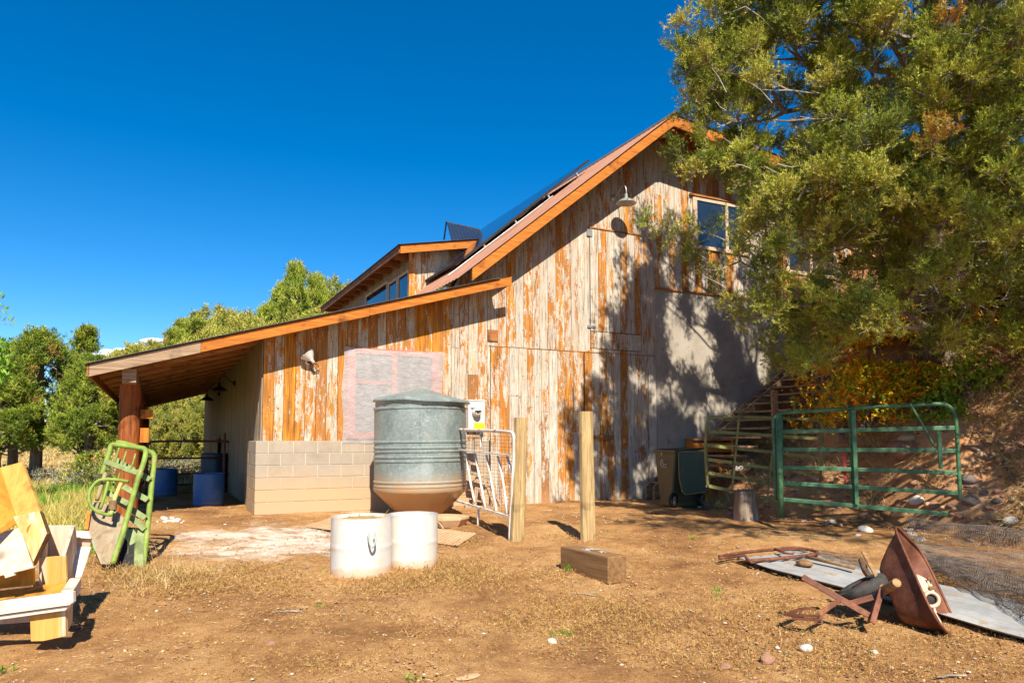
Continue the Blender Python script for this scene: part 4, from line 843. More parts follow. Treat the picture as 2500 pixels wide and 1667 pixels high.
# right-hand gates
gG = pm('green_gate_paint', [(.32, (.035, .10, .045)), (.5, (.06, .155, .072)), (.7, (.12, .23, .125))], 5, rough=.45, spot=((.22, .15, .07), 8, .64, .08), bump=.15)
gO = pm('olive_gate_paint', [(.32, (.10, .09, .03)), (.5, (.18, .17, .05)), (.7, (.25, .25, .08))], 5, rough=.55, spot=((.20, .09, .04), 6, .58, .08), bump=.15)
fl_ = Vector((3.95, 10.55, 0)); fr_ = Vector((6.2, 10.05, 0)); fn = Vector((fr_.y - fl_.y, -(fr_.x - fl_.x), 0)).normalized()
gg = thing('green_gate', 'green six-bar tube livestock gate with rounded corners in front of the bank', 'gate', (5.0, 10.3, G(5.0, 10.3)))
ge = lambda f, x, y, o=0.: onpl(f, x, y, fl_ + fn * o, fn)
m = MB(); m.sm = True; m.tube([ge('gl', 1200, 1290), ge('gl', 1195, 1100), ge('gl', 1188, 850), ge('gl', 1180, 670), ge('gl', 1192, 600), ge('gl', 1235, 558), ge('gl', 1320, 545), ge('gl', 1916, 508), ge('gr', 300, 180), ge('gr', 900, 152), ge('gr', 1150, 140), ge('gr', 1235, 160), ge('gr', 1290, 220), ge('gr', 1308, 300), ge('gr', 1322, 500), ge('gr', 1340, 850), ge('gr', 1358, 1222)], .027, 10, smooth=4); m.build('frame', gG, gg)
rows = [(('gl', 1180, 712), ('gr', 1312, 368)), (('gl', 1185, 858), ('gr', 1318, 588)), (('gl', 1190, 1008), ('gr', 1330, 800)), (('gl', 1195, 1140), ('gr', 1338, 995)), (('gl', 1198, 1278), ('gr', 1345, 1205))]
for a_, b__ in rows:
    m = MB(); A_, B_ = ge(*a_, -.0), ge(*b__, -.0); m.bar(A_, B_, .022, .058); m.build('rail', gG, gg, bev=.006)
m = MB(); m.bar(ge('gr', 300, 185, -.03), ge('gr', 335, 1120, -.03), .055, .03); m.build('brace', gG, gg)
m = MB(); m.bar(ge('gr', 325, 200, .05), ge('gr', 362, 1100, .05), .055, .02); m.build('brace', gG, gg)
m = MB(); m.sm = True; m.tube([ge('gl', 1228, 560, .09), ge('gl', 1240, 1440, .09)], .045, 10); m.build('hinge_post', gG, gg)
m = MB(); m.bar(ge('gr', 868, 140, .25), ge('gr', 985, 330, .25), .05, .02); m.bar(ge('gr', 985, 330, .25), ge('gr', 1100, 545, .25), .05, .02); m.bar(ge('gr', 1142, 400, .25), ge('gr', 1165, 760, .25), .05, .02); m.build('far_brace', gG, gg)
rib_ = MB(); rib_.prism([ge('gr', x, y, -.05) for x, y in ((215, 565), (240, 565), (262, 700), (262, 880), (248, 900), (238, 780), (222, 640))], (0, .012, 0)); _tag(rib_.build('ribbon', pm('faded_red_cloth', [(.3, (.35, .04, .04)), (.7, (.5, .08, .07))], 9), origin=ge('gr', 230, 570, -.05)), 'faded red ribbon tied round a rail of the green gate', 'ribbon')
fb = fl_ + Vector((0, .75, 0)); gb = lambda x, y, o=0.: onpl('gl', x, y, fb + Vector((0, o, 0)), Vector((.06, -1, 0)).normalized())
go = thing('olive_gate', 'rusty olive six-bar gate standing behind the green one, beside the trash cart', 'gate', gb(900, 1300))
m = MB(); m.sm = True; m.tube([gb(620, 1180), gb(600, 900), gb(608, 680), gb(625, 615), (gb(665, 588)), gb(900, 583), gb(1200, 590), gb(1500, 608), gb(1560, 620), gb(1592, 670), gb(1590, 900), gb(1575, 1130)], .023, 8, smooth=4); m.build('frame', gO, go)
for yl_, yr_ in ((705, 770), (822, 930), (942, 1080), (1055, 1220), (1165, 1370)):
    m = MB(); m.bar(gb(605, yl_), gb(1585, yr_), .018, .05); m.build('rail', gO, go)
for a_, b__ in (((885, 590), (825, 1225)), ((1168, 900), (1125, 1290))): m = MB(); m.bar(gb(*a_, -.03), gb(*b__, -.03), .03, .015); m.build('brace', gO, go)
# stump
sp_ = gnd('gl', 985, 1480); sk = woodmat('stump_bark', (.06, .04, .027), (.36, .27, .19), 2, gs=16, paint=(.20, .10, .05), pth=.56)
m = MB(); m.sm = True; n = 22; V = []
for i in range(9):
    t = i / 8; r = .165 * (1.12 - .1 * t + .12 * (1 - t) ** 3); V += [sp_ + Vector((0, .17, -.08)) + Vector((math.cos(2 * math.pi * k / n), math.sin(2 * math.pi * k / n), 0)) * r * (1 + .38 * noise3((math.cos(2 * math.pi * k / n) * 1.6, math.sin(2 * math.pi * k / n) * 1.6, t * .8))) + Vector((.0, 0, .55 * t + .03 * noise3((k * .4, 5, i))))for k in range(n)]
m.add(V, [(i * n + k, i * n + (k + 1) % n, (i + 1) * n + (k + 1) % n, (i + 1) * n + k) for i in range(8) for k in range(n)] + [tuple(8 * n + k for k in range(n))])
o = m.build('tree_stump', sk, origin=sp_); smooth_angle(o, 50); _tag(o, 'sawn grey tree stump upright in front of the olive gate', 'stump')

# wheelbarrow
rst = pm('rusted_steel', [(.32, (.07, .026, .016)), (.5, (.15, .052, .028)), (.7, (.25, .10, .05))], 5, rough=.62, metal=.15, spot=((.30, .12, .045), 4, .58, .12), bump=.3, bscale=60)
Bm = gnd('wb', 1715, 1475); Bm.z += .02
wb_ = thing('wheelbarrow', 'rusted wheelbarrow tipped on its side with its tray facing away', 'wheelbarrow', Bm)
Tp = at('wb', 1130, 140, Bm.y + .62); L_ = (Bm - Tp).length; a_ = (Bm - Tp).normalized()
wv = Vector((.66, 1.0, .10)); wv = (wv - a_ * wv.dot(a_)).normalized(); nv = a_.cross(wv).normalized()
if nv.x > 0: nv = -nv
Wd = .60; V = []; NR = 40
def loop(l0, l1, w, r, h, c0=0.):
    out = []; L2 = (l1 - l0)
    for k in range(NR):
        t = 2 * math.pi * k / NR; cx, cy = math.cos(t), math.sin(t); e = .42
        x = (abs(cx) ** e) * (1 if cx > 0 else -1); y = (abs(cy) ** e) * (1 if cy > 0 else -1)
        taper = 1 - .10 * (1 + x) / 2 * 0 ; out.append(Tp + a_ * (l0 + L2 * (x + 1) / 2) + wv * (y * w / 2 * taper + c0) + nv * h)
    return out
cfg = [(0, L_, Wd + .03, -.012, 0), (-.012, L_ + .012, Wd + .055, 0, .0), (0, L_, Wd + .03, .0, .018), (.03, L_ - .02, Wd, 0, .03), (.10, L_ - .06, Wd * .88, 0, .13), (.20, L_ - .13, Wd * .74, 0, .24), (.24, L_ - .17, Wd * .66, 0, .272)]
rings = []
for (l0, l1, w, r, h) in cfg: rings.append(loop(l0, l1, w, r, h, .06))
def rimmesh(rings, cap):
    V = [p for r in rings for p in r]; Fs = [(i * NR + k, i * NR + (k + 1) % NR, (i + 1) * NR + (k + 1) % NR, (i + 1) * NR + k) for i in range(len(rings) - 1) for k in range(NR)]
    if cap: Fs.append(tuple((len(rings) - 1) * NR + k for k in range(NR)))
    return V, Fs
m = MB(); m.sm = True; m.add(*rimmesh(rings[1:], True)); inner = [[p - nv * .006 for p in r] for r in rings[3:]]; m.add(*rimmesh(inner, True)); tray = m.build('tray', rst, wb_); smooth_angle(tray, 45)
m = MB(); m.sm = True; m.tube(rings[1], .011, 6, closed=True); m.build('rim', rst, tray)
wq = lambda x, y, Y: at('wb', x, y, Bm.y + Y)
def WB(name, a, b, w, h, mt=rst, par=None): m = MB(); m.bar(wq(*a), wq(*b), w, h, up=(0, -1, .2)); return m.build(name, mt, par or wb_, bev=.004)
WB('frame_bar', (-220, 690, .28), (660, 1200, .05), .05, .012); WB('frame_bar', (-220, 680, .31), (660, 1190, .08), .012, .04)
WB('leg', (830, 850, .12), (700, 1300, -.02), .045, .014); WB('leg', (780, 860, .16), (660, 1290, .02), .014, .05)
WB('brace', (710, 955, .10), (395, 1045, .12), .045, .012); WB('brace', (280, 985, .14), (-10, 1195, .05), .035, .012)
WB('brace', (760, 1000, .3), (650, 1210, .1), .02, .03)
f1 = lambda x, y, Y: at('sh', x, y, Bm.y + Y)
m = MB()
for a2, b2 in (((890, 745, .02), (640, 735, .16)), ((640, 735, .16), (760, 692, .34)), ((760, 692, .34), (880, 688, .34)), ((890, 800, .0), (885, 740, .03)), ((690, 760, .1), (900, 775, 0))): m.bar(f1(*a2), f1(*b2), .04, .014)
m.build('foot_bracket', rst, wb_)
wd = woodmat('handle_wood', (.12, .06, .025), (.36, .21, .09), 0)
m = MB(); m.tube([wq(815, 890, .16), wq(900, 840, .08), wq(1025, 765, -.05)], [.034, .036, .034], 10); m.build('handle', wd, wb_)
m = MB(); m.tube([wq(560, 470, .95), wq(600, 600, .8), wq(720, 760, .5)], [.03, .028, .03], 8); m.build('handle', woodmat('dark_handle_wood', (.05, .03, .018), (.16, .09, .05), 0), wb_)
WB('slat', (578, 355, .6), (835, 835, .22), .035, .015, wd)
tc0 = wq(575, 830, .42); m = MB(); m.sm = True; axw = Vector((.42, -.22, -.86)).normalized()
m.lathe([(.10, -.04), (.155, -.048), (.185, -.042), (.198, -.02), (.202, 0), (.198, .02), (.185, .042), (.155, .048), (.10, .04), (.10, -.04)], tc0, 44, axis=axw)
ty = m.build('tyre', pm('tyre_rubber', [(.3, (.03, .028, .026)), (.7, (.085, .075, .065))], 9, rough=.85, bump=.5, bscale=90), wb_)
m = MB(); m.sm = True; m.lathe([(0, -.03), (.10, -.03), (.10, .03), (0, .03)], tc0, 28, axis=axw); m.build('rim_disc', rst, ty)
m = MB(); pe = axw.orthogonal().normalized(); pf = axw.cross(pe)
for k in range(64):
    a = k * 2 * math.pi / 64; dd_ = pe * math.cos(a) + pf * math.sin(a); tt = pf * math.cos(a) - pe * math.sin(a)
    for s in (-1, 1): m.bar(tc0 + dd_ * .2 + axw * .006 * s, tc0 + dd_ * .192 + axw * .034 * s + tt * .01, .007, .006, up=dd_)
m.build('tread', pm('tread_rubber', [(.3, (.05, .045, .04)), (.7, (.12, .105, .09))], 9, rough=.9), ty)
m = MB(); m.bar(tc0, Tp + a_ * .38 + wv * .3 + nv * .26, .03, .03); m.build('axle_bracket', rst, wb_)
# the cream plastic part lying in the tray
cp_ = thing('plastic_housing', 'cream moulded plastic housing with a round port wedged in the wheelbarrow tray', 'plastic part', Tp + a_ * .5)
cr_m = plast('cream_plastic', (.74, .68, .54)); P_ = lambda l, w, h: Tp + a_ * l + wv * w + nv * h
pts = [wq(1265, 690, .58), wq(1350, 680, .6), wq(1420, 720, .62), wq(1500, 800, .6), wq(1560, 900, .58), wq(1550, 1000, .52), wq(1540, 1120, .45), wq(1610, 1230, .36), wq(1630, 1340, .3), wq(1500, 1110, .38), wq(1420, 960, .42), wq(1330, 800, .5)]
m = MB(); m.prism(pts, (.02, .10, .0)); m.build('shell', cr_m, cp_, bev=.012)
rc = wq(1470, 985, .40); m = MB(); m.sm = True; m.lathe([(.042, 0), (.042, .03), (.062, .038), (.068, .025), (.068, -.03)], rc, 32, axis=(-.25, -1, .15)); m.build('port', cr_m, cp_)
m = MB(); m.sm = True; m.lathe([(0, .01), (.025, .012), (.043, .005)], rc, 24, axis=(-.25, -1, .15)); m.build('port_hole', blk, cp_)
m = MB(); m.box(tuple(wq(1440, 745, .56)), tuple(wq(1440, 745, .56) + Vector((.02, .02, .03)))); m.bar(wq(1450, 840, .52), wq(1530, 835, .52), .02, .03); m.bar(wq(1475, 730, .55), wq(1480, 780, .55), .01, .02); m.build('clip', tb, cp_)

# pale metal sheet, rusted frame, rod
shm = pm('pale_metal_sheet', [(.3, (.27, .27, .265)), (.7, (.42, .41, .39))], 3, rough=.5, metal=.1, spot=((.36, .25, .14), 5, .54, .12))
near = [(270, 362), (450, 412), (850, 530), (1060, 590), (1840, 822), (2352, 960), (3000, 1140)]; farr = [(720, 292), (880, 330), (1100, 385), (1300, 440), (2000, 600), (2352, 690), (3000, 850)]
A_ = [gnd('sh', *p, .03) for p in near]; B_ = [gnd('sh', *p, .03) for p in farr]
def resample(P, n):
    d = [0]
    for p, q2 in zip(P, P[1:]): d.append(d[-1] + (q2 - p).length)
    t = np.linspace(0, d[-1], n); return [Vector([float(np.interp(s, d, [p[k] for p in P])) for k in range(3)]) for s in t]
A_, B_ = resample(A_, 70), resample(B_, 70); m = MB(); m.sm = True; NV = 25; V = []
for j, (p, q2) in enumerate(zip(A_, B_)):
    for i in range(NV): t = i / (NV - 1); c_ = p.lerp(q2, t); c_.z = G(c_.x, c_.y) + .035 + .007 * math.cos(i * math.pi / 2) + .03 * noise3((c_.x * 1.5, c_.y * 1.5, 0)) + (.02 if i == 0 else 0); V.append(c_)
m.add(V, [(j * NV + i, j * NV + i + 1, (j + 1) * NV + i + 1, (j + 1) * NV + i) for j in range(69) for i in range(NV - 1)])
_tag(m.build('metal_sheet', shm, origin=A_[0], smooth=False), 'long pale corrugated metal sheet lying flat under the wheelbarrow and wire', 'metal sheet')
m = MB(); m.sm = True; rf = [gnd('sh', x, y, .07) for x, y in ((165, 362), (350, 335), (560, 312), (700, 298), (800, 312), (865, 330), (860, 345), (740, 365), (520, 388), (395, 395))]
m.tube(rf, .02, 6, smooth=4); m.tube([gnd('sh', 565, 315, .08), gnd('sh', 640, 345, .08), gnd('sh', 700, 352, .08)], .014, 6); m.tube([gnd('sh', 600, 330, .085), gnd('sh', 800, 318, .085)], .014, 6); m.tube([gnd('sh', 165, 372, .06), gnd('sh', 350, 352, .06), gnd('sh', 400, 405, .06)], .016, 6)
_tag(m.build('rusted_frame', rst, origin=rf[0]), 'long thin rusted metal frame lying across the pale sheet', 'metal frame')
m = MB(); m.sm = True; r0_, r1_ = gnd('sh', 790, 378, .085), gnd('sh', 1135, 472, .10); m.tube([r0_, r0_.lerp(r1_, .5), r1_], .02, 8); _tag(m.build('wooden_rod', wd, origin=r0_), 'worn wooden tool handle lying on the pale sheet', 'tool handle')
m = MB(); m.sm = True; c_ = gnd('sh', 770, 415, .06); m.lathe([(0, -.02), (.09, -.01), (.10, .02), (.05, .04), (0, .045)], c_, 14, jit=.6); _tag(m.build('dirt_clod', pm('clod', [(.3, (.17, .08, .035)), (.7, (.31, .17, .075))], 12, bump=.6), origin=c_), 'flat brown clod sitting on the pale sheet', 'clod')
# wire fencing
wm = pm('weathered_wire', [(.3, (.10, .075, .055)), (.6, (.24, .20, .165)), (.8, (.42, .38, .33))], 14, rough=.55, metal=.2)
def netting(label, c00, c10, c11, c01, nu, nv_, hfun, r=.0022, seg=34):
    m = MB(); cs = [gnd('sh', *p) for p in (c00, c10, c11, c01)]
    def S(a, b):
        p = cs[0].lerp(cs[1], a).lerp(cs[3].lerp(cs[2], a), b); p.z = G(p.x, p.y) + hfun(a, b, p); p.x += .03 * noise3((a * 9, b * 9, 1)); p.y += .03 * noise3((a * 9, b * 9, 7)); return p
    for i in range(nu): a = i / (nu - 1) + rnd(-.004, .004); m.tube([S(a, b) for b in np.linspace(0, 1, seg)], r, 3)
    for j in range(nv_): b = j / (nv_ - 1) + rnd(-.006, .006); m.tube([S(a, b) for a in np.linspace(0, 1, seg)], r, 3)
    return _tag(m.build('wire_netting', wm, origin=cs[0]), label, 'wire fencing')
netting('fine rusted wire netting crumpled flat over the pale sheet behind the wheelbarrow', (1650, 330), (2500, 560), (2500, 900), (1700, 480), 90, 60, lambda a, b, p: .06 + .05 * abs(noise3(p, 3.)) + .05 * abs(noise3(p, 9.)), .002)
netting('rusted wire netting laid in a second layer along the right edge of the yard', (1560, 300), (2500, 420), (2500, 800), (1560, 440), 70, 50, lambda a, b, p: .10 + .12 * abs(noise3(p, 2.2)), .002)
netting('thin wire netting trailing on the ground left of the wheelbarrow', (820, 300), (1180, 360), (1250, 460), (930, 380), 34, 22, lambda a, b, p: .06 + .03 * abs(noise3(p, 5.)), .0015, 20)
netting('springy grey wire netting piled in loops below the green gate', (1500, 150), (2500, 150), (2500, 400), (1560, 240), 60, 20, lambda a, b, p: .05 + .32 * abs(math.sin(math.pi * b)) ** .7 * (.5 + .5 * abs(noise3(p, 1.3))), .0025)
# ------------------------------------------------------------------ vegetation
leafm = colmat('conifer_needles', .6, .10, 0); oakm = colmat('oak_leaves', .55, .4, 0); drym = colmat('dry_stems', .9, .15, 0); barkm = woodmat('juniper_bark', (.07, .045, .03), (.26, .18, .125), 2, gs=18)
greybark = pm('grey_twig_bark', [(.35, (.13, .095, .07)), (.6, (.34, .28, .23))], 9, rough=.9)
def norm(a): return a / np.maximum(np.linalg.norm(a, axis=-1, keepdims=True), 1e-9)
def blades(P, D, L, nb, wid, C, spread=.8, blen=.5, rng=RNG, along=True):
    """every sprig is nb thin diamond leaves set along its axis"""
    n = len(P); P = np.repeat(P, nb, 0); D = np.repeat(norm(D), nb, 0); L = np.repeat(L, nb); C = np.repeat(C, nb, 0)
    t = rng.random(n * nb) * (.85 if along else 0.); d = norm(D * (1 - spread * .45) + norm(rng.normal(size=(n * nb, 3))) * spread)
    s = P + D * (L * t)[:, None]; l = L * blen * (.6 + .8 * rng.random(n * nb)); w = norm(np.cross(d, rng.normal(size=(n * nb, 3)))) * (wid * (.7 + .6 * rng.random(n * nb)))[:, None]
    m_ = s + d * (l * .45)[:, None]; V = np.stack([s, m_ - w, s + d * l[:, None], m_ + w], 1).reshape(-1, 3)
    C = np.clip(C * (.8 + .4 * rng.random((n * nb, 1))), 0, 1); return V, np.repeat(C, 4, 0)
def cmesh(name, parts, mat, parent=None, origin=None):
    V = np.concatenate([p[0] for p in parts]); C = np.concatenate([p[1] for p in parts])
    if parent is not None: o_ = np.array(MW[parent].translation)
    else: o_ = np.array(origin if origin is not None else (0, 0, 0))
    me = numesh(name, V - o_, np.arange(len(V)), 4, mat, C); o = bpy.data.objects.new(name, me); COL.objects.link(o)
    if parent is not None: o.parent = parent
    else: o.location = o_
    return o
def palette(n, cols, wts, rng=RNG):
    cols = np.array(cols); return cols[rng.choice(len(cols), n, p=np.array(wts) / sum(wts))] * (.85 + .3 * rng.random((n, 1)))
JUN = [(.24, .28, .028), (.40, .40, .05), (.095, .135, .02), (.48, .43, .08), (.46, .19, .035)]
def skeleton(mb, trunk, tips, r_tip=.006, k=.5, maxr=.4, pull=.35, n=5, tmb=None):
    """branches grown from the trunk out to every foliage clump, thick where many meet"""
    nodes = [Vector(p) for p in trunk]; par = [-1] + list(range(len(trunk) - 1)); cnt = [0] * len(nodes); base = nodes[0]; edges = []
    ax = np.array([tuple(p) for p in nodes])
    tips = sorted(tips, key=lambda p: min((Vector(p) - q).length for q in nodes[:len(trunk)]))
    arr = [tuple(p) for p in nodes]; dist = [0.] * len(nodes); A = np.zeros((len(nodes) + 8 * len(tips) + 8, 3)); A[:len(nodes)] = arr; DD = np.zeros(len(A)); cntn = len(nodes)
    for tp in tips:
        tp = Vector(tp); d = np.linalg.norm(A[:cntn] - np.array(tp), axis=1) + pull * DD[:cntn] + .8 * np.maximum(0, A[:cntn, 2] - tp.z)
        i = int(np.argmin(d)); p0 = Vector(A[i]); L = (tp - p0).length; ns = max(2, min(6, int(L / .25))); prev = i
        for s in range(1, ns + 1):
            t = s / ns; q = p0.lerp(tp, t) + Vector((rnd(-1, 1), rnd(-1, 1), rnd(-.6, .6) - .5 * math.sin(math.pi * t))) * L * .07 * (t < 1)
            A[cntn] = q; DD[cntn] = DD[prev] + L / ns; nodes.append(q); par.append(prev); cnt.append(0); prev = cntn; cntn += 1
        j = prev
        while j != -1: cnt[j] += 1; j = par[j]
    rad = [min(maxr, r_tip * max(1, c) ** k) for c in cnt]
    nt = len(trunk)
    for i in range(1, len(nodes)):
        if i < nt: continue
        a, b = nodes[par[i]], nodes[i]
        if (b - a).length > 1e-4: mb.tube([a, b], [rad[i] * 1.15 if par[i] < nt else rad[par[i]], rad[i]], 5 if rad[i] > .012 else 3)
    if tmb is not None: tmb.sm = True; tmb.tube(trunk, [max(rad[i], .02) * (1.25 if i == 0 else 1) for i in range(nt)], 12, smooth=3)
def clumpfol(C, R, per, nb, L, wid, cols, wts, center, up=.5, mb=None, tw=10, rng=RNG, blen=.42):
    """foliage clumps: twigs fan out of each centre, every twig is clothed in sprigs"""
    C = np.asarray(C, float); n = len(C); R = np.broadcast_to(R, (n,))
    dirs = norm(rng.normal(size=(n, tw, 3)) * .75 + norm(C - np.array(center))[:, None, :] * .8 + np.array([0, 0, up])); ends = C[:, None, :] + dirs * (R[:, None, None] * (.55 + .55 * rng.random((n, tw, 1))))
    if mb is not None:
        for i in range(n):
            for j in range(tw): mb.tube([C[i], (C[i] + ends[i, j]) / 2 + (0, 0, -.02), ends[i, j]], [.006, .004, .002], 3)
    q = max(1, per // tw); t = .30 + .72 * rng.random((n, tw, q, 1)); P = C[:, None, None, :] * (1 - t) + ends[:, :, None, :] * t + rng.normal(size=(n, tw, q, 3)) * .03 * (R.mean() / .35)
    D = dirs[:, :, None, :] * .6 + rng.normal(size=(n, tw, q, 3)) * .55 + np.array([0, 0, up * .9]); P = P.reshape(-1, 3); D = D.reshape(-1, 3); N = len(P)
    base = palette(n, cols, wts, rng); mixc = .68 * np.repeat(base, tw * q, 0) + .32 * palette(N, cols, wts, rng)
    return blades(P, D, np.full(N, L) * (.7 + .6 * rng.random(N)), nb, wid, mixc, .58, blen, rng)
def inpoly(x, y, poly):
    c = False; j = len(poly) - 1
    for i in range(len(poly)):
        if (poly[i][1] > y) != (poly[j][1] > y) and x < (poly[j][0] - poly[i][0]) * (y - poly[i][1]) / (poly[j][1] - poly[i][1]) + poly[i][0]: c = not c
        j = i
    return c
# the big juniper on the bank
TR = (7.2, 11.9); tz0 = G(*TR)
SX = 26
poly = [(1640, -700), (1585, -60), (1575, 20), (1562, 90), (1570, 200), (1590, 290), (1640, 330), (1655, 345), (1590, 370), (1640, 405), (1690, 430), (1720, 500), (1700, 560), (1690, 610), (1680, 690), (1770, 730), (1810, 820), (1850, 850), (1890, 800), (1990, 765), (2100, 800), (2230, 790), (2352, 790), (2950, 820), (2950, -900)]
cl = []; tries = 0; rr = random.Random(11)
while len(cl) < 1900 and tries < 140000:
    tries += 1; x, y = rr.uniform(1540, 2900), rr.uniform(-560, 860)
    if not inpoly(x - SX, y, poly): continue
    Y = rr.uniform(7.9, 13.9); p = at('D', x, y, Y)
    if p.z > 9.9 + .12 * (p.x - 3): continue
    if p.z < G(p.x, p.y) + .5: continue
    e = ((p.x - TR[0]) / 5.6) ** 2 + ((p.y - 11.2) / 3.4) ** 2 + ((p.z - 5.6) / 5.6) ** 2
    if e > 1 or (e < .30 and rr.random() < .75): continue
    den = float(vn(x / 95 + Y * .6, y / 80, 31)) * .65 + float(vn(x / 38, y / 34 + Y, 32)) * .35
    thr = .405 + (.13 if (x < 1880 and 120 < y < 330) else .05 if x < 1800 else 0)
    if den < thr: continue
    if x > 2352 and rr.random() < .45: continue
    if float(vn((p.x + .2325 * p.y) * 2.6, (p.z + 1.05 * p.y) * 1.7, 91)) < (.41 if p.z > 6 and p.x < 7.5 else .30): continue
    cl.append(tuple(p))
for (x, y, Y) in ((1500, 512, 10.2), (1535, 530, 10.2), (1560, 560, 10.3), (1585, 520, 10.3), (1600, 580, 10.4), (1640, 540, 10.5), (1600, 610, 10.3), (1570, 375, 10.2), (1600, 395, 10.1), (1560, 355, 10.1), (1650, 620, 10.5), (1680, 700, 10.6), (1655, 650, 10.5), (1720, 720, 10.6), (1575, 60, 9.6), (1570, 120, 9.7), (1580, 180, 9.8), (1600, 240, 10), (1580, 280, 9.9), (1625, 300, 10), (1620, 340, 10), (1640, 40, 9.6), (1610, 100, 9.6), (1770, 790, 10.8), (1800, 850, 11), (1835, 820, 11), (1700, 560, 10.6), (1705, 500, 10.6), (1725, 540, 10.6), (1740, 480, 10.7), (1760, 520, 10.7), (1860, 500, 11), (1890, 540, 11), (1920, 500, 11), (1880, 580, 11.1), (1930, 560, 11.1), (1840, 540, 10.9), (1700, 600, 10.6), (1750, 620, 10.7)): cl.append(tuple(at('D', x, y, Y)))
bj = thing('juniper_tree', 'huge spreading green juniper filling the right side above the gates', 'tree', (TR[0], TR[1], tz0))
trunk = [Vector((TR[0], TR[1], tz0 - .3)), Vector((7.1, 11.9, tz0 + .8)), Vector((6.95, 11.8, tz0 + 2.)), Vector((7.1, 11.7, tz0 + 3.4)), Vector((6.8, 11.5, tz0 + 4.6)), Vector((6.9, 11.3, tz0 + 5.8))]
mb = MB(); tm_ = MB(); skeleton(mb, trunk, cl, .0055, .52, .26, .3, tmb=tm_); tm_.build('trunk', barkm, bj)
cl = np.array(cl); xs = cl[:, 0] / cl[:, 1]; vis = (xs < .74) & ((cl[:, 2] - 1.6) / cl[:, 1] < .62)
thin = np.array([p[0] / p[1] < .33 and p[2] < 5.0 for p in cl])
twm = MB()
pp = [clumpfol(cl[vis & ~thin], .31, 90, 17, .105, .0042, JUN, [5, 4, 4, 2, .35], (TR[0], TR[1], 4.0), .45, twm, 10, blen=.42), clumpfol(cl[vis & thin], .30, 70, 15, .095, .0040, JUN, [4, 3, 5, 2, .5], (TR[0], TR[1], 4.0), .4, twm, 9, blen=.42), clumpfol(cl[~vis], .50, 60, 8, .13, .010, JUN, [5, 4, 4, 2, .3], (TR[0], TR[1], 4.0), .4, None, 8)]
mb.build('branches', greybark, bj); twm.build('twigs', greybark, bj); cmesh('foliage', pp, leafm, bj)
# a dead bare limb tangle low on the right
dm = MB()
for k in range(90):
    x, y = rnd(2120, 2352), rnd(560, 720); p = at('D', x, y, rnd(10.2, 11.8)); d = Vector((rnd(-1, 1), rnd(-.5, .5), rnd(-.5, .35))).normalized(); L = rnd(.25, .7); dm.tube([p, p + d * L * .5 + Vector((0, 0, rnd(-.08, .05))), p + d * L + Vector((rnd(-.1, .1), 0, rnd(-.15, .05)))], [.010, .006, .002], 4)
for k in range(45):
    x, y = rnd(1650, 2352), rnd(60, 700); p = at('D', x, y, rnd(8.6, 9.6)); d = Vector((rnd(-1, 1), rnd(-.5, .3), rnd(-.3, .5))).normalized(); L = rnd(.15, .45); dm.tube([p, p + d * L * .5 + Vector((0, 0, rnd(-.05, .05))), p + d * L], [.005, .004, .002], 4)
dm.build('dead_limbs', pm('bleached_wood', [(.3, (.30, .25, .21)), (.7, (.58, .53, .48))], 9, rough=.9), bj)['kind'] = 'stuff'
# a second juniper just right of the frame; its crown shades the gates and the bank
t2 = thing('juniper_tree', 'tall juniper standing just beyond the right edge whose crown shades the gates', 'tree', (10.2, 5.6, G(10.2, 5.6)))
c2 = []; rr = random.Random(5)
while len(c2) < 100:
    p = (rr.uniform(2.8, 8.4), rr.uniform(2.6, 6.8), rr.uniform(6.1, 9.4)); e = ((p[0] - 6.8) / 3.9) ** 2 + ((p[1] - 4.7) / 1.9) ** 2 + ((p[2] - 7.6) / 1.6) ** 2
    if e < 1 and float(vn(p[0] * 1.1, p[1] * 1.1 + p[2], 41)) > .42: c2.append(p)
mb = MB(); tm_ = MB(); skeleton(mb, [Vector((10.2, 5.6, G(10.2, 5.6) - .3)), Vector((10.1, 5.5, 4.4)), Vector((9.6, 5.3, 5.8)), Vector((8.6, 5.0, 6.9)), Vector((7.2, 4.8, 7.5))], c2, .006, .5, .22, .3, tmb=tm_); tm_.build('trunk', barkm, t2); mb.build('branches', greybark, t2)
cmesh('foliage', [clumpfol(np.array(c2), .48, 60, 8, .13, .010, JUN, [5, 4, 4, 2, .3], (10, 5.5, 6), .4, None, 8)], leafm, t2)

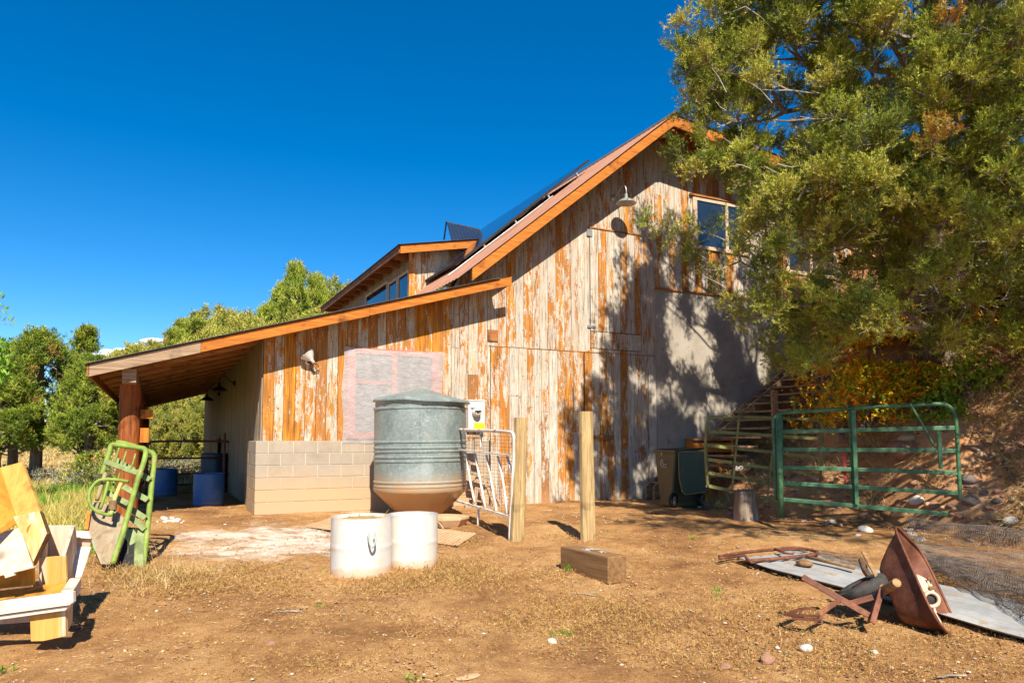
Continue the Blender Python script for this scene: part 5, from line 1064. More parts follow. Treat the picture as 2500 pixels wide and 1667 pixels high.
# low-detail conifer prototypes for the left and the hill
HT = {}
def proto_tree(name, h, r, shape, seed, cols, wts, ncl=60, per=44, nb=6, wid=.014, L=.20, zb=.12):
    rr = random.Random(seed); rng = np.random.default_rng(seed); C = []
    while len(C) < ncl:
        z = rr.uniform(zb, .97); 
        if shape == 'cone': R = r * (1.02 - z) ** .72 * (1 if z > zb + .08 else .75)
        elif shape == 'tall': R = r * (1.02 - z) ** .5 * (.75 + .25 * math.sin(z * 17 + seed))
        else: R = r * math.sqrt(max(0, 1 - ((z - .52) / .5) ** 2))
        R *= .78 + .5 * float(vn(z * 6, seed * 3.1, 9)); a = rr.uniform(0, 6.283); q = R * math.sqrt(rr.uniform(.25, 1)); C.append((q * math.cos(a), q * math.sin(a), z * h))
    o = thing(name, '', '', (0, 0, 0)); del_ = MB(); tmb = MB(); skeleton(del_, [Vector((0, 0, -.3)), Vector((.05, 0, h * .25)), Vector((-.04, .05, h * .5)), Vector((0, 0, h * .85))], C, .012, .5, .2, .3, tmb=tmb)
    tmb.build('trunk', barkm, o); del_.build('branches', greybark, o)
    cmesh('foliage', [clumpfol(np.array(C), r * .17 + .10, per, nb, L, wid, cols, wts, (0, 0, h * .35), .7, None, 8, rng, .45)], leafm, o); HT[o] = max(v.co.z for v in [c for c in o.children if c.name.startswith('foliage')][0].data.vertices); return o
PIN = [(.21, .28, .028), (.33, .38, .045), (.095, .145, .02), (.40, .40, .06), (.36, .20, .05)]
OLI = [(.28, .29, .045), (.36, .34, .055), (.17, .20, .035), (.42, .37, .07), (.20, .23, .04)]
protoN = proto_tree('pinyon_tree', 4.6, 1.7, 'cone', 3, PIN, [5, 4, 4, 2, .3], 150, 64, 11, .0085, .15, .33)
protoC = proto_tree('pinyon_tree', 4.8, 1.15, 'tall', 8, PIN, [5, 4, 4, 2, .3], 130, 64, 11, .0085, .15, .27)
protoT = proto_tree('hill_conifer', 7.0, 2.1, 'cone', 5, PIN, [4, 5, 3, 3, .2], 120, 60, 8, .018, .28, .08)
protoR = proto_tree('hill_juniper', 4.2, 2.2, 'round', 6, OLI, [5, 4, 3, 3, 2], 100, 60, 8, .018, .28, .05)
used = set()
def plant(proto, x, ytop, Y, hs, label, group=None, wscale=1., base=None, name=None):
    """stand a copy so that its top is where the photo shows it"""
    t = at('D', x, ytop, Y); g = G(t.x, t.y) - .1; h = max(.8, t.z - g); s = h / HT[proto]
    o = proto if proto not in used else copy_thing(proto); used.add(proto)
    if group: o['group'] = group
    o['label'] = label; o['category'] = 'tree'; o.location = (t.x, t.y, g); o.scale = (s * wscale, s * wscale, s); o.rotation_euler = (0, 0, rnd(0, 6.28)); return o
left = [(protoN, 95, 738, 19.0, 4.6, 'dense pinyon with the highest broad top left of the lean-to, over two leaning trunks', 1.05), (protoC, 200, 736, 21.5, 4.8, 'slim upright pinyon between the broad pinyon and the lean-to eave', .9),
        (protoN, 215, 800, 18.2, 4.6, 'bushy pinyon crown directly behind the eave corner of the lean-to', 1.05), (protoN, 5, 800, 18.0, 4.6, 'bushy pinyon cut by the left picture edge behind the yellow boards', 1.15), (protoC, 40, 775, 23, 4.8, 'narrow pinyon peeking up between the two leftmost crowns', 1.1),
        (protoN, -110, 770, 20, 4.6, 'pinyon just outside the left picture edge', 1.2)]
for p, x, yt, Y, hs, lb, ws in left: plant(p, x, yt, Y, hs, lb, None, ws)
hill = [(protoT, 680, 592, 44, 7.0, 'tallest dark conifer on the hill, its tip above the dormer roof', .62), (protoT, 727, 618, 47, 7.0, 'pointed conifer on the hill just right of the tallest one', .6), (protoT, 645, 640, 45, 7., 'lower pointed conifer on the hill left of the tallest one', .62)]
for p, x, yt, Y, hs, lb, ws in hill: plant(p, x, yt, Y, hs, lb, None, ws)
HL = 'rounded olive juniper among others on the sunny hillside behind the barn'
HP = 'bushy green pinyon among others on the sunny hillside behind the barn'
for (x, yt, Y, k, ws) in ((840, 620, 62, 'T', 1.1), (800, 640, 56, 'R', 1.2), (770, 635, 60, 'R', 1.2), (740, 655, 52, 'T', 1.2), (700, 665, 50, 'R', 1.3), (610, 690, 46, 'T', 1.1), (570, 702, 52, 'R', 1.3), (540, 698, 60, 'R', 1.5), (505, 700, 62, 'R', 1.3), (490, 715, 52, 'R', 1.2), (455, 722, 46, 'T', 1.3), (425, 724, 48, 'T', 1.2), (405, 745, 44, 'T', 1.2), (380, 768, 56, 'R', 1.4), (350, 776, 60, 'R', 1.3), (325, 782, 62, 'R', 1.3), (300, 796, 60, 'R', 1.2), (285, 800, 54, 'R', 1.0), (860, 640, 66, 'R', 1.3), (900, 650, 70, 'R', 1.3), (1010, 640, 75, 'R', 1.5), (640, 705, 42, 'R', 1.3), (590, 715, 44, 'R', 1.2), (520, 735, 42, 'R', 1.2), (750, 690, 44, 'R', 1.3), (670, 720, 40, 'R', 1.2), (470, 760, 40, 'R', 1.2), (262, 850, 46, 'R', .8), 
                          (355, 905, 33, 'R', 1.3), (400, 880, 36, 'R', 1.3), (440, 870, 34, 'R', 1.3), (475, 880, 38, 'R', 1.2), (340, 930, 30, 'R', .9), (500, 900, 32, 'R', 1.2), (420, 925, 31, 'R', .9), (1112, 512, 48, 'R', .4), (1160, 540, 50, 'R', 1.)):
    plant(protoT if k == 'T' else protoR, x, yt, Y, 0, HP if k == 'T' else HL, 'pinyons on the hillside' if k == 'T' else 'junipers on the hillside', ws * .72)
# hill trees right behind the barn, seen in gaps of the big juniper
for (x, yt, Y, ws) in ((1900, 420, 30, 1.2), (2060, 380, 32, 1.3), (2200, 340, 30, 1.2), (2330, 330, 28, 1.3), (2470, 340, 30, 1.2)):
    plant(protoR, x, yt, Y, 4.2, 'olive juniper on the slope glimpsed through the big juniper', 'junipers on the slope behind the big juniper', ws)

# leaning trunks of the left pinyons are visible below the crowns; sage and dry brush around them
def bush(name, P, r, h, n, nb, L, wid, cols, wts, mat, label, cat='bush', group=None, spread=.8, stems=True, rng=None, blen=.5, up=.5):
    rng = rng or np.random.default_rng(int(abs(P[0] * 977 + P[1] * 131)) + n); a = rng.random(n) * 6.283; q = np.sqrt(rng.random(n)); z = rng.random(n)
    k = np.sqrt(np.maximum(.12, 1 - (z * .95) ** 2)); X = np.stack([P[0] + r * q * k * np.cos(a), P[1] + r * q * k * np.sin(a), P[2] + h * z], -1)
    lump = vn(X[:, 0] * 3.1 / max(r, .3), X[:, 1] * 3.1 / max(r, .3) + X[:, 2] * 3 / max(h, .3), 77); X = X[lump > .33]
    D = X - np.array([P[0], P[1], P[2] - h * .3]) + rng.normal(size=X.shape) * r * .5 + np.array([0, 0, h * up]); C = palette(len(X), cols, wts, rng)
    o = thing(name, label, cat, P, 0, group); cmesh('foliage', [blades(X, D, np.full(len(X), L), nb, wid, C, spread, blen, rng)], mat, o)
    if stems:
        m = MB(); rr = random.Random(int(n))
        for s in range(14): e = Vector((P[0] + rr.uniform(-1, 1) * r * .7, P[1] + rr.uniform(-1, 1) * r * .7, P[2] + h * rr.uniform(.4, .9))); m.tube([Vector(P) + Vector((rr.uniform(-.1, .1), rr.uniform(-.1, .1), -.1)), Vector(P).lerp(e, .5) + Vector((0, 0, -.05 * h)), e], [.014, .009, .004], 4)
        m.build('stems', greybark, o)
    return o
SAGE = [(.26, .25, .17), (.36, .34, .24), (.20, .19, .12), (.40, .33, .18)]; STRAW = [(.52, .36, .13), (.62, .46, .20), (.40, .26, .09), (.68, .54, .30)]
for i, (x, yb, Y, r, h) in enumerate(((165, 1085, 18, .9, .8), (205, 1090, 17, .8, .8), (245, 1080, 18.5, .9, .9), (60, 1100, 18.5, .8, .7), (20, 1095, 19, .9, .8), (110, 1095, 20, .8, .7), (355, 1000, 31, 1.2, 1.), (400, 1010, 29, 1.2, .9), (440, 1005, 30, 1.2, .9), (470, 1040, 26, 1.0, .8), (380, 1045, 26, 1.0, .8), (430, 1065, 22, .8, .6))):
    p = at('D', x, yb, Y); bush('sagebrush', (p.x, p.y, G(p.x, p.y)), r, h * .7, 420, 6, .14, .011, SAGE, [3, 3, 2, 1], drym, 'grey-green sagebrush clump on the dry ground beyond the lean-to', 'bush', 'sagebrush beyond the lean-to')
p = at('D', 215, 1075, 16.5); bush('small_juniper', (p.x, p.y, G(p.x, p.y)), .7, .9, 900, 6, .12, .009, JUN, [4, 3, 5, 1, .2], leafm, 'low dark green seedling juniper by the sagebrush behind the green gate')
OAK = [(.78, .36, .015), (.80, .52, .025), (.66, .22, .015), (.52, .50, .03), (.24, .34, .03), (.6, .12, .02)]
GRN = [(.22, .34, .03), (.32, .42, .05), (.14, .22, .025), (.48, .46, .05)]
oaks = [(1905, 800, 12.6, .9, 1.1, OAK, [4, 4, 3, 2, 1, .2], 'orange-leaved scrub oak nearest the top of the staircase'), (1990, 760, 12.8, 1.0, 1.3, OAK, [5, 4, 4, 1, 0, .3], 'deep orange scrub oak on the bank, second along from the staircase'),
        (2090, 800, 12.4, 1.0, 1.2, OAK, [4, 5, 2, 3, 1, .2], 'golden scrub oak in the middle of the row above the green gate'), (2200, 780, 12.3, 1.0, 1.3, OAK, [4, 5, 3, 2, .6, .1], 'yellow and rust scrub oak below the big juniper trunk'),
        (2300, 800, 12.0, .9, 1.1, OAK, [4, 4, 3, 2, .6, .1], 'yellow-green scrub oak close to the right picture edge'), (1960, 900, 11.9, .8, .8, OAK, [2, 4, 1, 4, 3, 0], 'yellow-green scrub oak low behind the olive gate'), (2080, 905, 11.7, .8, .7, OAK, [2, 3, 2, 4, 3, .2], 'mixed yellow scrub oak just over the green gate top rail'),
        (2395, 850, 11.5, .9, 1.2, OAK, [4, 4, 2, 3, 1, .1], 'yellowing scrub oak cut by the right picture edge')]
for (x, y, Y, r, h, c_, w_, lb) in oaks:
    x += 30 if x < 2000 else 15
    p = at('D', x, y + 60, Y); g = G(p.x, p.y); zt = at('D', x, y - 62, Y).z; zb = at('D', x, y + 75, Y).z; zb = max(g, zb) if zb - g < .6 else g
    bush('scrub_oak', (p.x, p.y, zb), r, max(.5, zt - zb), 1500, 5, .085, .017, c_, w_, oakm, lb, 'shrub', None, .95, blen=.62)
for (x, y, Y, r, h, lb) in ((2235, 945, 10.9, .55, .55, 'bright green leafy oak seedling on the bank above the gate corner'), (2160, 965, 10.9, .40, .40, 'small green seedling with red-tipped leaves behind the gate rails')):
    p = at('D', x, y + 25, Y); g = G(p.x, p.y); zb = max(g, at('D', x, y + 40, Y).z); bush('oak_seedling', (p.x, p.y, g if zb - g < .5 else zb), r, h, 520, 5, .085, .018, GRN, [4, 4, 3, 1], oakm, lb, 'shrub', None, .95, blen=.62)
# fern-like leaf sprays of a tree just off the left edge
at_ = at('D', -90, 1000, 12.5); asht = thing('ash_tree', 'bright green ash with feathery leaf sprays reaching in at the left edge', 'tree', (at_.x, at_.y, G(at_.x, at_.y)))
m = MB(); PS = []; DS = []; tips = []
for (x, y, x2, y2) in ((-60, 720, 18, 712), (-60, 750, 34, 742), (-60, 690, 6, 688), (-60, 770, 16, 800), (-70, 800, 18, 845), (-60, 840, 12, 880), (-90, 650, -20, 640), (-60, 790, 26, 822)):
    a_, b_ = at('D', x, y, 12.5), at('D', x2, y2, 12.3); tips.append(a_); m.tube([a_, a_.lerp(b_, .5) + Vector((0, 0, .04)), b_], [.006, .004, .002], 4)
    for k in range(26):
        t = k / 26; c_ = a_.lerp(b_, t) + Vector((0, 0, .04 * math.sin(math.pi * t))); s = 1 if k % 2 else -1; d = (b_ - a_).normalized() * .5 + Vector((0, rnd(-.4, .4), s * .9)); PS.append(tuple(c_)); DS.append(tuple(d))
mm = MB(); skeleton(mm, [Vector((at_.x - .3, at_.y, G(at_.x, at_.y) - .2)), Vector((at_.x - .2, at_.y, 2.0)), Vector((at_.x - .1, at_.y, 3.4))], tips, .008, .5, .1, .3, tmb=mm); mm.build('trunk', barkm, asht); m.build('twigs', greybark, asht)
P_ = np.array(PS); D_ = np.array(DS); C1 = palette(len(P_), [(.20, .38, .03), (.28, .46, .05)], [1, 1])
P2 = np.array([tuple(at('D', rnd(-80, 14), rnd(775, 880), 12.6 + rnd(-.3, .3))) for _ in range(500)]); C2 = palette(500, [(.20, .38, .03), (.30, .46, .05), (.12, .24, .02)], [1, 1, 1])
cmesh('foliage', [blades(P_, D_, np.full(len(P_), .13), 1, .016, C1, .15, 1., along=False), blades(P2, RNG.normal(size=(500, 3)) + [0, 0, .4], np.full(500, .12), 3, .02, C2, .8, .8)], oakm, asht)

# ------------------------------------------------------------------ ground cover (nobody could count these)
def scatter(n, x0, x1, y0, y1, keep=None, rng=RNG):
    X = rng.uniform(x0, x1, n); Y = rng.uniform(y0, y1, n)
    u, v = uv_of(X, Y); k = ~((u > -.25) & (v > -.25) & (u < 15)); k &= np.abs(X / np.maximum(Y, .1)) < .80
    if keep is not None: k &= keep(X, Y, rng.random(n))
    X, Y = X[k], Y[k]; return X, Y, gz(X, Y) + .0
def clumpy(s, f, thr): return lambda X, Y, r: (vn(X * f, Y * f, s) * .6 + vn(X * f * 3.1, Y * f * 3.1, s + 1) * .4) + (r - .5) * .16 > thr
def stuff(name, parts, mat, label, cat): return _tag(cmesh(name, parts, mat), label, cat, None, 'stuff')
X, Y, Z = scatter(120000, -9, 9.5, 2.9, 14.5, lambda X, Y, r: (clumpy(51, .9, .42)(X, Y, r)) & (r < np.clip(9 / Y ** 1.15, .18, 1)))
n = len(X); D = RNG.normal(size=(n, 3)) * [1, 1, .10] + [0, 0, .06]; sc = .8 + .08 * Y
C = palette(n, [(.54, .34, .12), (.64, .45, .20), (.40, .24, .09), (.66, .54, .33), (.22, .11, .045)], [4, 3, 4, .6, 4]); stuff('dry_litter', [blades(np.stack([X, Y, Z + .014], -1), D, RNG.uniform(.02, .07, n), 1, .0014, C, .12, 1., along=False)], drym, 'dry straw and plant litter strewn over the dirt yard', 'dry litter')
# low dried weeds in patches
def weeds(cx, cy, r, n, h, cols, wts, lean=.6):
    X = cx + RNG.normal(size=n) * r; Y = cy + RNG.normal(size=n) * r * .9; k = (X / np.maximum(Y, .1) > -.78); X, Y = X[k], Y[k]; u, v = uv_of(X, Y); k = ~((u > -.2) & (v > -.15)); X, Y = X[k], Y[k]; n = len(X)
    return blades(np.stack([X, Y, gz(X, Y)], -1), RNG.normal(size=(n, 3)) * [lean, lean, .3] + [0, 0, .55], RNG.uniform(.4, 1., n) * h, 7, .0024, palette(n, cols, wts), .85, .5)
W1 = [(.46, .27, .085), (.52, .35, .13), (.34, .18, .065), (.24, .115, .05)]; parts = []
for (x, y, r, n, h) in ((1030, 1310, .34, 620, .10), (960, 1330, .3, 420, .09), (1070, 1345, .3, 420, .09), (880, 1345, .25, 300, .08), (600, 1340, .30, 420, .08), (560, 1310, .22, 260, .08), (1240, 1330, .25, 260, .07), (1320, 1395, .35, 520, .07), (1390, 1420, .35, 480, .07), (1240, 1430, .3, 360, .06), (1480, 1440, .35, 360, .06), (1700, 1400, .4, 420, .06), (1620, 1500, .35, 380, .06), (1850, 1480, .4, 380, .06), (1950, 1540, .35, 300, .05), (420, 1350, .25, 420, .10), (300, 1320, .2, 420, .12), (250, 1290, .2, 420, .14), (225, 1240, .2, 360, .16), (390, 1330, .2, 420, .14), (700, 1420, .4, 260, .05), (1100, 1480, .5, 300, .05), (2200, 1500, .4, 300, .06), (1330, 1235, .4, 260, .06), (1060, 1250, .2, 160, .06), (700, 1480, .5, 220, .04), (1480, 1290, .5, 260, .05)):
    p = gnd('D', x, y); parts.append(weeds(p.x, p.y, r, int(n * 1.5), h, W1, [4, 3, 3, 1.5]))
for k in range(40):
    p = gnd('D', rnd(150, 2300), rnd(1300, 1560)); parts.append(weeds(p.x, p.y, rnd(.08, .22), int(rnd(40, 130)), rnd(.03, .07), W1, [4, 3, 3, 1.5]))
stuff('dried_weeds', parts, drym, 'low curled golden weeds growing in patches on the dirt', 'weeds')
parts = []
for (x, y, r, n, h) in ((290, 1285, .18, 60, .42), (235, 1250, .16, 60, .4), (260, 1300, .15, 50, .3), (395, 1345, .22, 90, .26), (410, 1330, .2, 60, .22), (345, 1340, .18, 60, .25), (165, 1180, .4, 90, .4)):
    p = gnd('D', x, y); X = p.x + RNG.normal(size=n) * r; Y = p.y + RNG.normal(size=n) * r; parts.append(blades(np.stack([X, Y, gz(X, Y)], -1), RNG.normal(size=(n, 3)) * [.4, .4, .1] + [0, 0, .8], RNG.uniform(.5, 1., n) * h, 2, .002, palette(n, STRAW, [3, 3, 1, 2]), .35, 1., along=False))
stuff('straw_stalks', parts, drym, 'long bleached straw stalks around the foot of the green squeeze gate', 'dry grass')
# green and yellow grass behind the boxes
X, Y, Z = scatter(70000, -15, -3.5, 8.2, 21, lambda X, Y, r: (X / Y < -.555) & (Y > 8.7 + (r - .5)) & clumpy(61, .8, .30)(X, Y, r)); n = len(X)
f = vn(X * .7, Y * .7, 66) + .25 * (vn(X * 2, Y * 2, 67) - .5) - .035 * (Y - 11); yel = (f < .50)[:, None]; gc = palette(n, [(.13, .27, .02), (.20, .36, .035), (.28, .38, .05)], [3, 3, 2]); yc = palette(n, [(.50, .40, .09), (.58, .46, .15), (.38, .36, .07)], [3, 3, 2])
stuff('grass', [blades(np.stack([X, Y, Z], -1), RNG.normal(size=(n, 3)) * [.45, .45, .1] + [0, 0, .8], RNG.uniform(.12, .34, n), 3, .006, np.where(yel, yc, gc), .4, .9, along=False)], drym, 'uncut green and yellow grass beyond the wooden boxes', 'grass')
X, Y, Z = scatter(42000, -30, 3, 17, 55, lambda X, Y, r: (X < 2) & clumpy(71, .35, .36)(X, Y, r)); n = len(X)
stuff('hill_grass', [blades(np.stack([X, Y, Z], -1), RNG.normal(size=(n, 3)) * [.4, .4, .1] + [0, 0, .8], RNG.uniform(.2, .5, n), 3, .013, palette(n, STRAW + [(.36, .34, .12)], [3, 3, 2, 2, 1]), .5, .9, along=False)], drym, 'tall dry golden grass covering the slope behind the barn', 'grass')
parts = []
for (x, y, n, h) in ((1303, 1312, 26, .13), (1650, 1358, 16, .07), (1648, 1372, 12, .06), (1300, 1458, 26, .04), (1265, 1460, 16, .03), (8, 1545, 26, .06), (945, 1560, 12, .05), (1590, 1238, 14, .07), (735, 1390, 12, .03), (745, 1315, 14, .05)):
    p = gnd('D', x, y); X = p.x + RNG.normal(size=n) * .035; Y = p.y + RNG.normal(size=n) * .03; parts.append(blades(np.stack([X, Y, gz(X, Y)], -1), RNG.normal(size=(n, 3)) * [.6, .6, .1] + [0, 0, .6], RNG.uniform(.6, 1., n) * h, 2, .004, palette(n, [(.12, .28, .02), (.25, .40, .04)], [1, 1]), .3, 1., along=False))
stuff('green_tufts', parts, oakm, 'small bright green sprouts dotted about the dirt yard', 'sprouts')
# dry brush, vines and stalks on the bank
X, Y, Z = scatter(100000, 2.5, 13, 8.2, 17, lambda X, Y, r: (Y > np.interp(X, _YX, _YY) + .1) & clumpy(81, 1.1, .42)(X, Y, r) & (X / Y > .24)); n = len(X)
stuff('bank_brush', [blades(np.stack([X, Y, Z], -1), RNG.normal(size=(n, 3)) * [.8, .8, .25] + [-.1, -.35, .35], RNG.uniform(.08, .34, n), 3, .0034, palette(n, STRAW + [(.22, .13, .07), (.33, .24, .16), (.24, .26, .06)], [2, 2, 3, 1, 3, 2, 1.2]), .55, .9, along=False)], drym, 'tangle of dry stalks and dead brush covering the bank behind the gates', 'dry brush')
# stones
def stones(P, S, C, seedk=0, sub=1):
    import bmesh
    bm = bmesh.new(); bmesh.ops.create_icosphere(bm, subdivisions=sub, radius=1); bv = np.array([tuple(v.co) for v in bm.verts]); bf = np.array([[v.index for v in f.verts] for f in bm.faces]); bm.free()
    n = len(P); R = RNG.uniform(0, 6.283, n); sh = np.stack([RNG.uniform(.7, 1.3, n), RNG.uniform(.6, 1.1, n), RNG.uniform(.3, .6, n)], -1) * S[:, None]
    V = bv[None] * sh[:, None, :] * (1 + RNG.normal(size=(n, len(bv), 1)) * .10); c, s = np.cos(R)[:, None], np.sin(R)[:, None]
    V = np.stack([V[..., 0] * c - V[..., 1] * s, V[..., 0] * s + V[..., 1] * c, V[..., 2]], -1) + P[:, None, :]
    Fq = (bf[None] + (np.arange(n) * len(bv))[:, None, None]).reshape(-1); return V.reshape(-1, 3), Fq, np.repeat(C, len(bv), 0)
stm = colmat('stone', .85, 0, 9.)
SC = [(.52, .40, .28), (.62, .54, .44), (.40, .23, .14), (.34, .20, .12), (.42, .29, .19), (.28, .21, .16)]
X, Y, Z = scatter(19000, -8, 9, 2.9, 13.5, lambda X, Y, r: r < np.clip(7 / Y ** 1.1, .25, 1)); n = len(X); S = .0035 + .017 * RNG.random(n) ** 4
V, Fq, C = stones(np.stack([X, Y, Z + .004], -1), S, palette(n, SC, [3, 1, 4, 4, 4, 2])); o = bpy.data.objects.new('pebbles', numesh('pebbles', V, Fq, 3, stm, C, True)); COL.objects.link(o); _tag(o, 'small pale and reddish pebbles scattered over the dirt yard', 'pebbles', None, 'stuff')
X, Y, Z = scatter(46000, -8, 9, 2.9, 13.5, lambda X, Y, r: (r < np.clip(7 / Y ** 1.15, .2, 1)) & (vn(X * 1.3, Y * 1.3, 55) + (r - .5) * .4 > .38)); n = len(X); S = .004 + .012 * RNG.random(n) ** 2.2
V, Fq, C = stones(np.stack([X, Y, Z + .002], -1), S, palette(n, [(.38, .20, .08), (.48, .28, .12), (.26, .125, .05), (.54, .36, .18)], [3, 3, 2, 1.5])); o = bpy.data.objects.new('dirt_clods', numesh('dirt_clods', V, Fq, 3, stm, C, True)); COL.objects.link(o); _tag(o, 'small crumbs and clods of tan dirt littering the yard', 'dirt clods', None, 'stuff')
X, Y, Z = scatter(6000, 2.6, 12, 7.2, 15, lambda X, Y, r: (Y > np.interp(X, _YX, _YY) - .5) & (X / Y > .25)); n = len(X); S = .012 + .05 * RNG.random(n) ** 3
V, Fq, C = stones(np.stack([X, Y, Z + .01], -1), S, palette(n, [(.34, .17, .10), (.42, .24, .15), (.26, .12, .07), (.46, .34, .25), (.30, .22, .18)], [3, 3, 3, 1.5, 1.5])); o = bpy.data.objects.new('bank_rubble', numesh('bank_rubble', V, Fq, 3, stm, C, True)); COL.objects.link(o); _tag(o, 'reddish rubble and cobbles embedded in the eroded bank', 'rubble', None, 'stuff')
import bmesh
bm_ = bmesh.new(); bmesh.ops.create_icosphere(bm_, subdivisions=3, radius=1); V = np.array([tuple(v.co) for v in bm_.verts]); Fq = np.array([[v.index for v in f.verts] for f in bm_.faces]).reshape(-1); bm_.free()
rockm = {k: pm('rock_' + k, s, 5, rough=.85, bump=.5, bscale=14) for k, s in dict(red=[(.3, (.24, .11, .065)), (.7, (.42, .23, .15))], pale=[(.3, (.46, .38, .31)), (.7, (.68, .61, .53))], grey=[(.3, (.12, .09, .075)), (.7, (.24, .185, .15))], tan=[(.3, (.40, .24, .12)), (.7, (.58, .40, .23))]).items()}
rmesh = {}
def rock(f, x, y, w, kind, label, group=None, dy=0., lift=.25, sq_=(1, .8, .62)):
    p = gnd(f, x, y); s = w * FR[f][2] / F * p.y / 2; kk = (kind, len(rmesh) % 3)
    if kk not in rmesh:
        Vv = V.copy(); k_ = float(len(rmesh)) * 7.7
        Vv = np.array([v * (1 + .28 * mnoise.noise(Vector(v) * 1.1 + Vector((k_, 0, 0))) + .10 * mnoise.noise(Vector(v) * 3 + Vector((k_, 0, 0)))) for v in Vv]); rmesh[kk] = numesh('rock', Vv, Fq, 3, rockm[kind], None, True)
    o = bpy.data.objects.new('rock', rmesh[kk]); COL.objects.link(o); o.location = (p.x, p.y + s * .5, G(p.x, p.y + s * .5) + s * lift); o.scale = (s * sq_[0], s * sq_[1], s * sq_[2]); o.rotation_euler = (rnd(-.2, .2), rnd(-.2, .2), rnd(-.5, .5)); _tag(o, label, 'rock', group); return o
rock('gr', 1450, 930, 160, 'grey', 'dark rounded rock just right of the green gate end post'); rock('gr', 1480, 1130, 170, 'grey', 'large dull brown rock low on the bank, below the dark rounded one'); rock('gr', 790, 1260, 145, 'tan', 'tan boulder propping the bottom rail of the green gate'); rock('gr', 860, 640, 330, 'red', 'large reddish boulder seen between the upper rails of the green gate', lift=.1)
rock('gr', 880, 560, 200, 'tan', 'flat-topped tan boulder above the large reddish one behind the green gate'); rock('gr', 1880, 630, 160, 'red', 'angular red rock high on the bank at the right picture edge'); rock('gr', 1725, 1010, 80, 'red', 'small orange-red cobble lying by two grey cobbles on the bank'); rock('gr', 1600, 1025, 85, 'grey', 'small mauve-grey cobble left of the orange-red cobble')
rock('gr', 1215, 715, 85, 'tan', 'yellowish tan cobble just inside the green gate end post'); rock('gr', 1870, 190, 90, 'tan', 'pale brown cobble on the upper bank at the right picture edge'); rock('gr', 1720, 1110, 95, 'grey', 'grey cobble below the orange-red cobble on the bank'); rock('gr', 960, 1150, 150, 'pale', 'whitish flat rock resting on the bottom rail of the green gate')
rock('gr', 460, 1375, 135, 'pale', 'white flat rock on the yard left of the wheelbarrow tray'); rock('gr', 895, 1405, 110, 'pale', 'white angular rock just above the wheelbarrow tray tip'); rock('gr', 985, 1480, 130, 'pale', 'broad white rock beside the top of the wheelbarrow tray'); rock('gr', 1860, 1310, 150, 'pale', 'long pale rock at the foot of the bank by the right picture edge')
rock('gr', 130, 1290, 90, 'pale', 'pale rock below the left end of the green gate'); rock('gr', 380, 1410, 60, 'pale', 'small off-white rock next to the white flat rock'); rock('gl', 910, 1050, 130, 'pale', 'pale grey boulder behind the rails of the olive gate'); rock('gl', 880, 1370, 60, 'tan', 'round yellow-tan cobble at the left foot of the stump'); rock('gl', 838, 1375, 60, 'tan', 'brown cobble left of the round yellow-tan one by the stump')
rock('gl', 830, 1430, 90, 'red', 'pinkish rock on the ground in front of the two cobbles by the stump'); rock('gl', 640, 1350, 110, 'red', 'reddish rock between the trash cart and the stump'); rock('gl', 1310, 1100, 130, 'red', 'pinkish boulder behind the left rails of the green gate'); rock('gl', 1010, 950, 120, 'grey', 'dark grey boulder under the stairs behind the olive gate')
rock('sh', 520, 1085, 110, 'red', 'flat orange-red stone in the open yard below the rusted bracket'); rock('sh', 215, 1125, 75, 'red', 'flat mauve stone left of the flat orange-red stone'); rock('sh', 795, 1000, 90, 'pale', 'larger white stone lying in the yard below the wheelbarrow frame'); rock('sh', 1285, 1020, 55, 'pale', 'small white pointed stone in the yard below the wheelbarrow tray'); rock('sh', 585, 985, 40, 'pale', 'small white pebble-like stone left of the larger white one', None)
rock('D', 1075, 1562, 56, 'tan', 'tan flat stone cut by the bottom picture edge', lift=.02, sq_=(1, .6, .22)); rock('D', 620, 1484, 22, 'red', 'small orange stone in the left foreground dirt'); rock('D', 1268, 1478, 22, 'pale', 'small pale stone in the centre foreground dirt')
R2 = 'reddish brown cobble lodged in the eroded bank among many like it'
for k in range(70):
    x, y = rnd(2180, 2400), rnd(960, 1230)
    if k % 3 == 0: x, y = rnd(1640, 2200), rnd(1080, 1210)
    rock('D', x, y, rnd(9, 26), random.choice(['red', 'red', 'red', 'tan']), R2, 'cobbles in the bank', lift=.08)
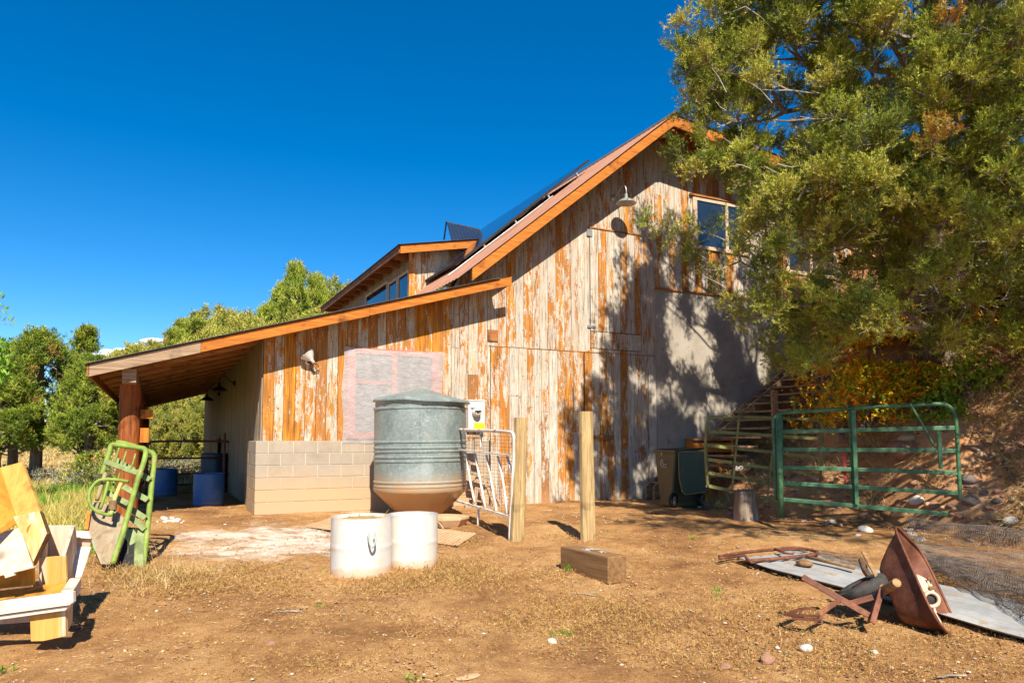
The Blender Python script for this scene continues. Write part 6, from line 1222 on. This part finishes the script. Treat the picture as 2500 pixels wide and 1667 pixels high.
for k in range(14): rock('lt', rnd(880, 1100), rnd(1455, 1500), rnd(18, 50), 'pale', 'small limewashed stone at the edge of the lean-to shade', 'limewashed stones by the lean-to')
# exposed roots on the bank
m = MB(); m.sm = True; m.tube([gnd('gr', 1370, 590, .03), gnd('gr', 1500, 640, .06), gnd('gr', 1620, 700, .04), gnd('gr', 1760, 690, .05), gnd('gr', 1800, 800, .05), gnd('gr', 1860, 900, .04), gnd('gr', 1990, 940, .02)], [.012, .03, .028, .022, .024, .02, .014], 7, smooth=4); _tag(m.build('tree_root', barkm, origin=gnd('gr', 1500, 640)), 'thick bare root snaking across the red bank right of the gate', 'root')
# sticks in the yard
for a_, b_, r_, lb in (((625, 1409), (695, 1407), .009, 'bleached stick lying in the middle foreground'), ((1313, 1365), (1375, 1372), .007, 'thin pale stick below the squared timber block'), ((2150, 1623), (2220, 1615), .008, 'straight pale stick in the right foreground')):
    a_, b_ = [(p if p[0] < 2100 else (p[0] - 0, p[1])) for p in (a_, b_)]; m = MB(); P_0, P_1 = gnd('D', a_[0], min(1560, a_[1]), .01), gnd('D', b_[0], min(1556, b_[1]), .012); m.tube([P_0, P_0.lerp(P_1, .5) + Vector((0, .01, .004)), P_1], r_, 5); _tag(m.build('stick', greybark, origin=P_0), lb, 'stick')
# low white cloud beyond the hill
def cloud():
    m_, nt, b = _new('cloud_white'); b.inputs['Base Color'].default_value = (.9, .9, .9, 1); b.inputs['Roughness'].default_value = 1; b.inputs['Specular IOR Level'].default_value = 0
    m = MB(); m.sm = True; c0 = at('D', 315, 800, 900)
    for k in range(46):
        t = rnd(-1, 1); w = 75 * (1 - .5 * abs(t)); c = c0 + Vector((t * 60, rnd(-20, 20), t * 9 - 6 + rnd(-5, 3) + 5 * (1 - abs(t)))); r = rnd(6, 12) * (1.1 - .6 * abs(t - .3))
        prof = [(r * math.sin(a) * 1.6, -r * math.cos(a) * .62) for a in np.linspace(.01, 3.13, 10)]; m.lathe(prof, c, 16, jit=.5)
    o = m.build('cloud', m_, origin=c0); o['kind'] = 'structure'
cloud()
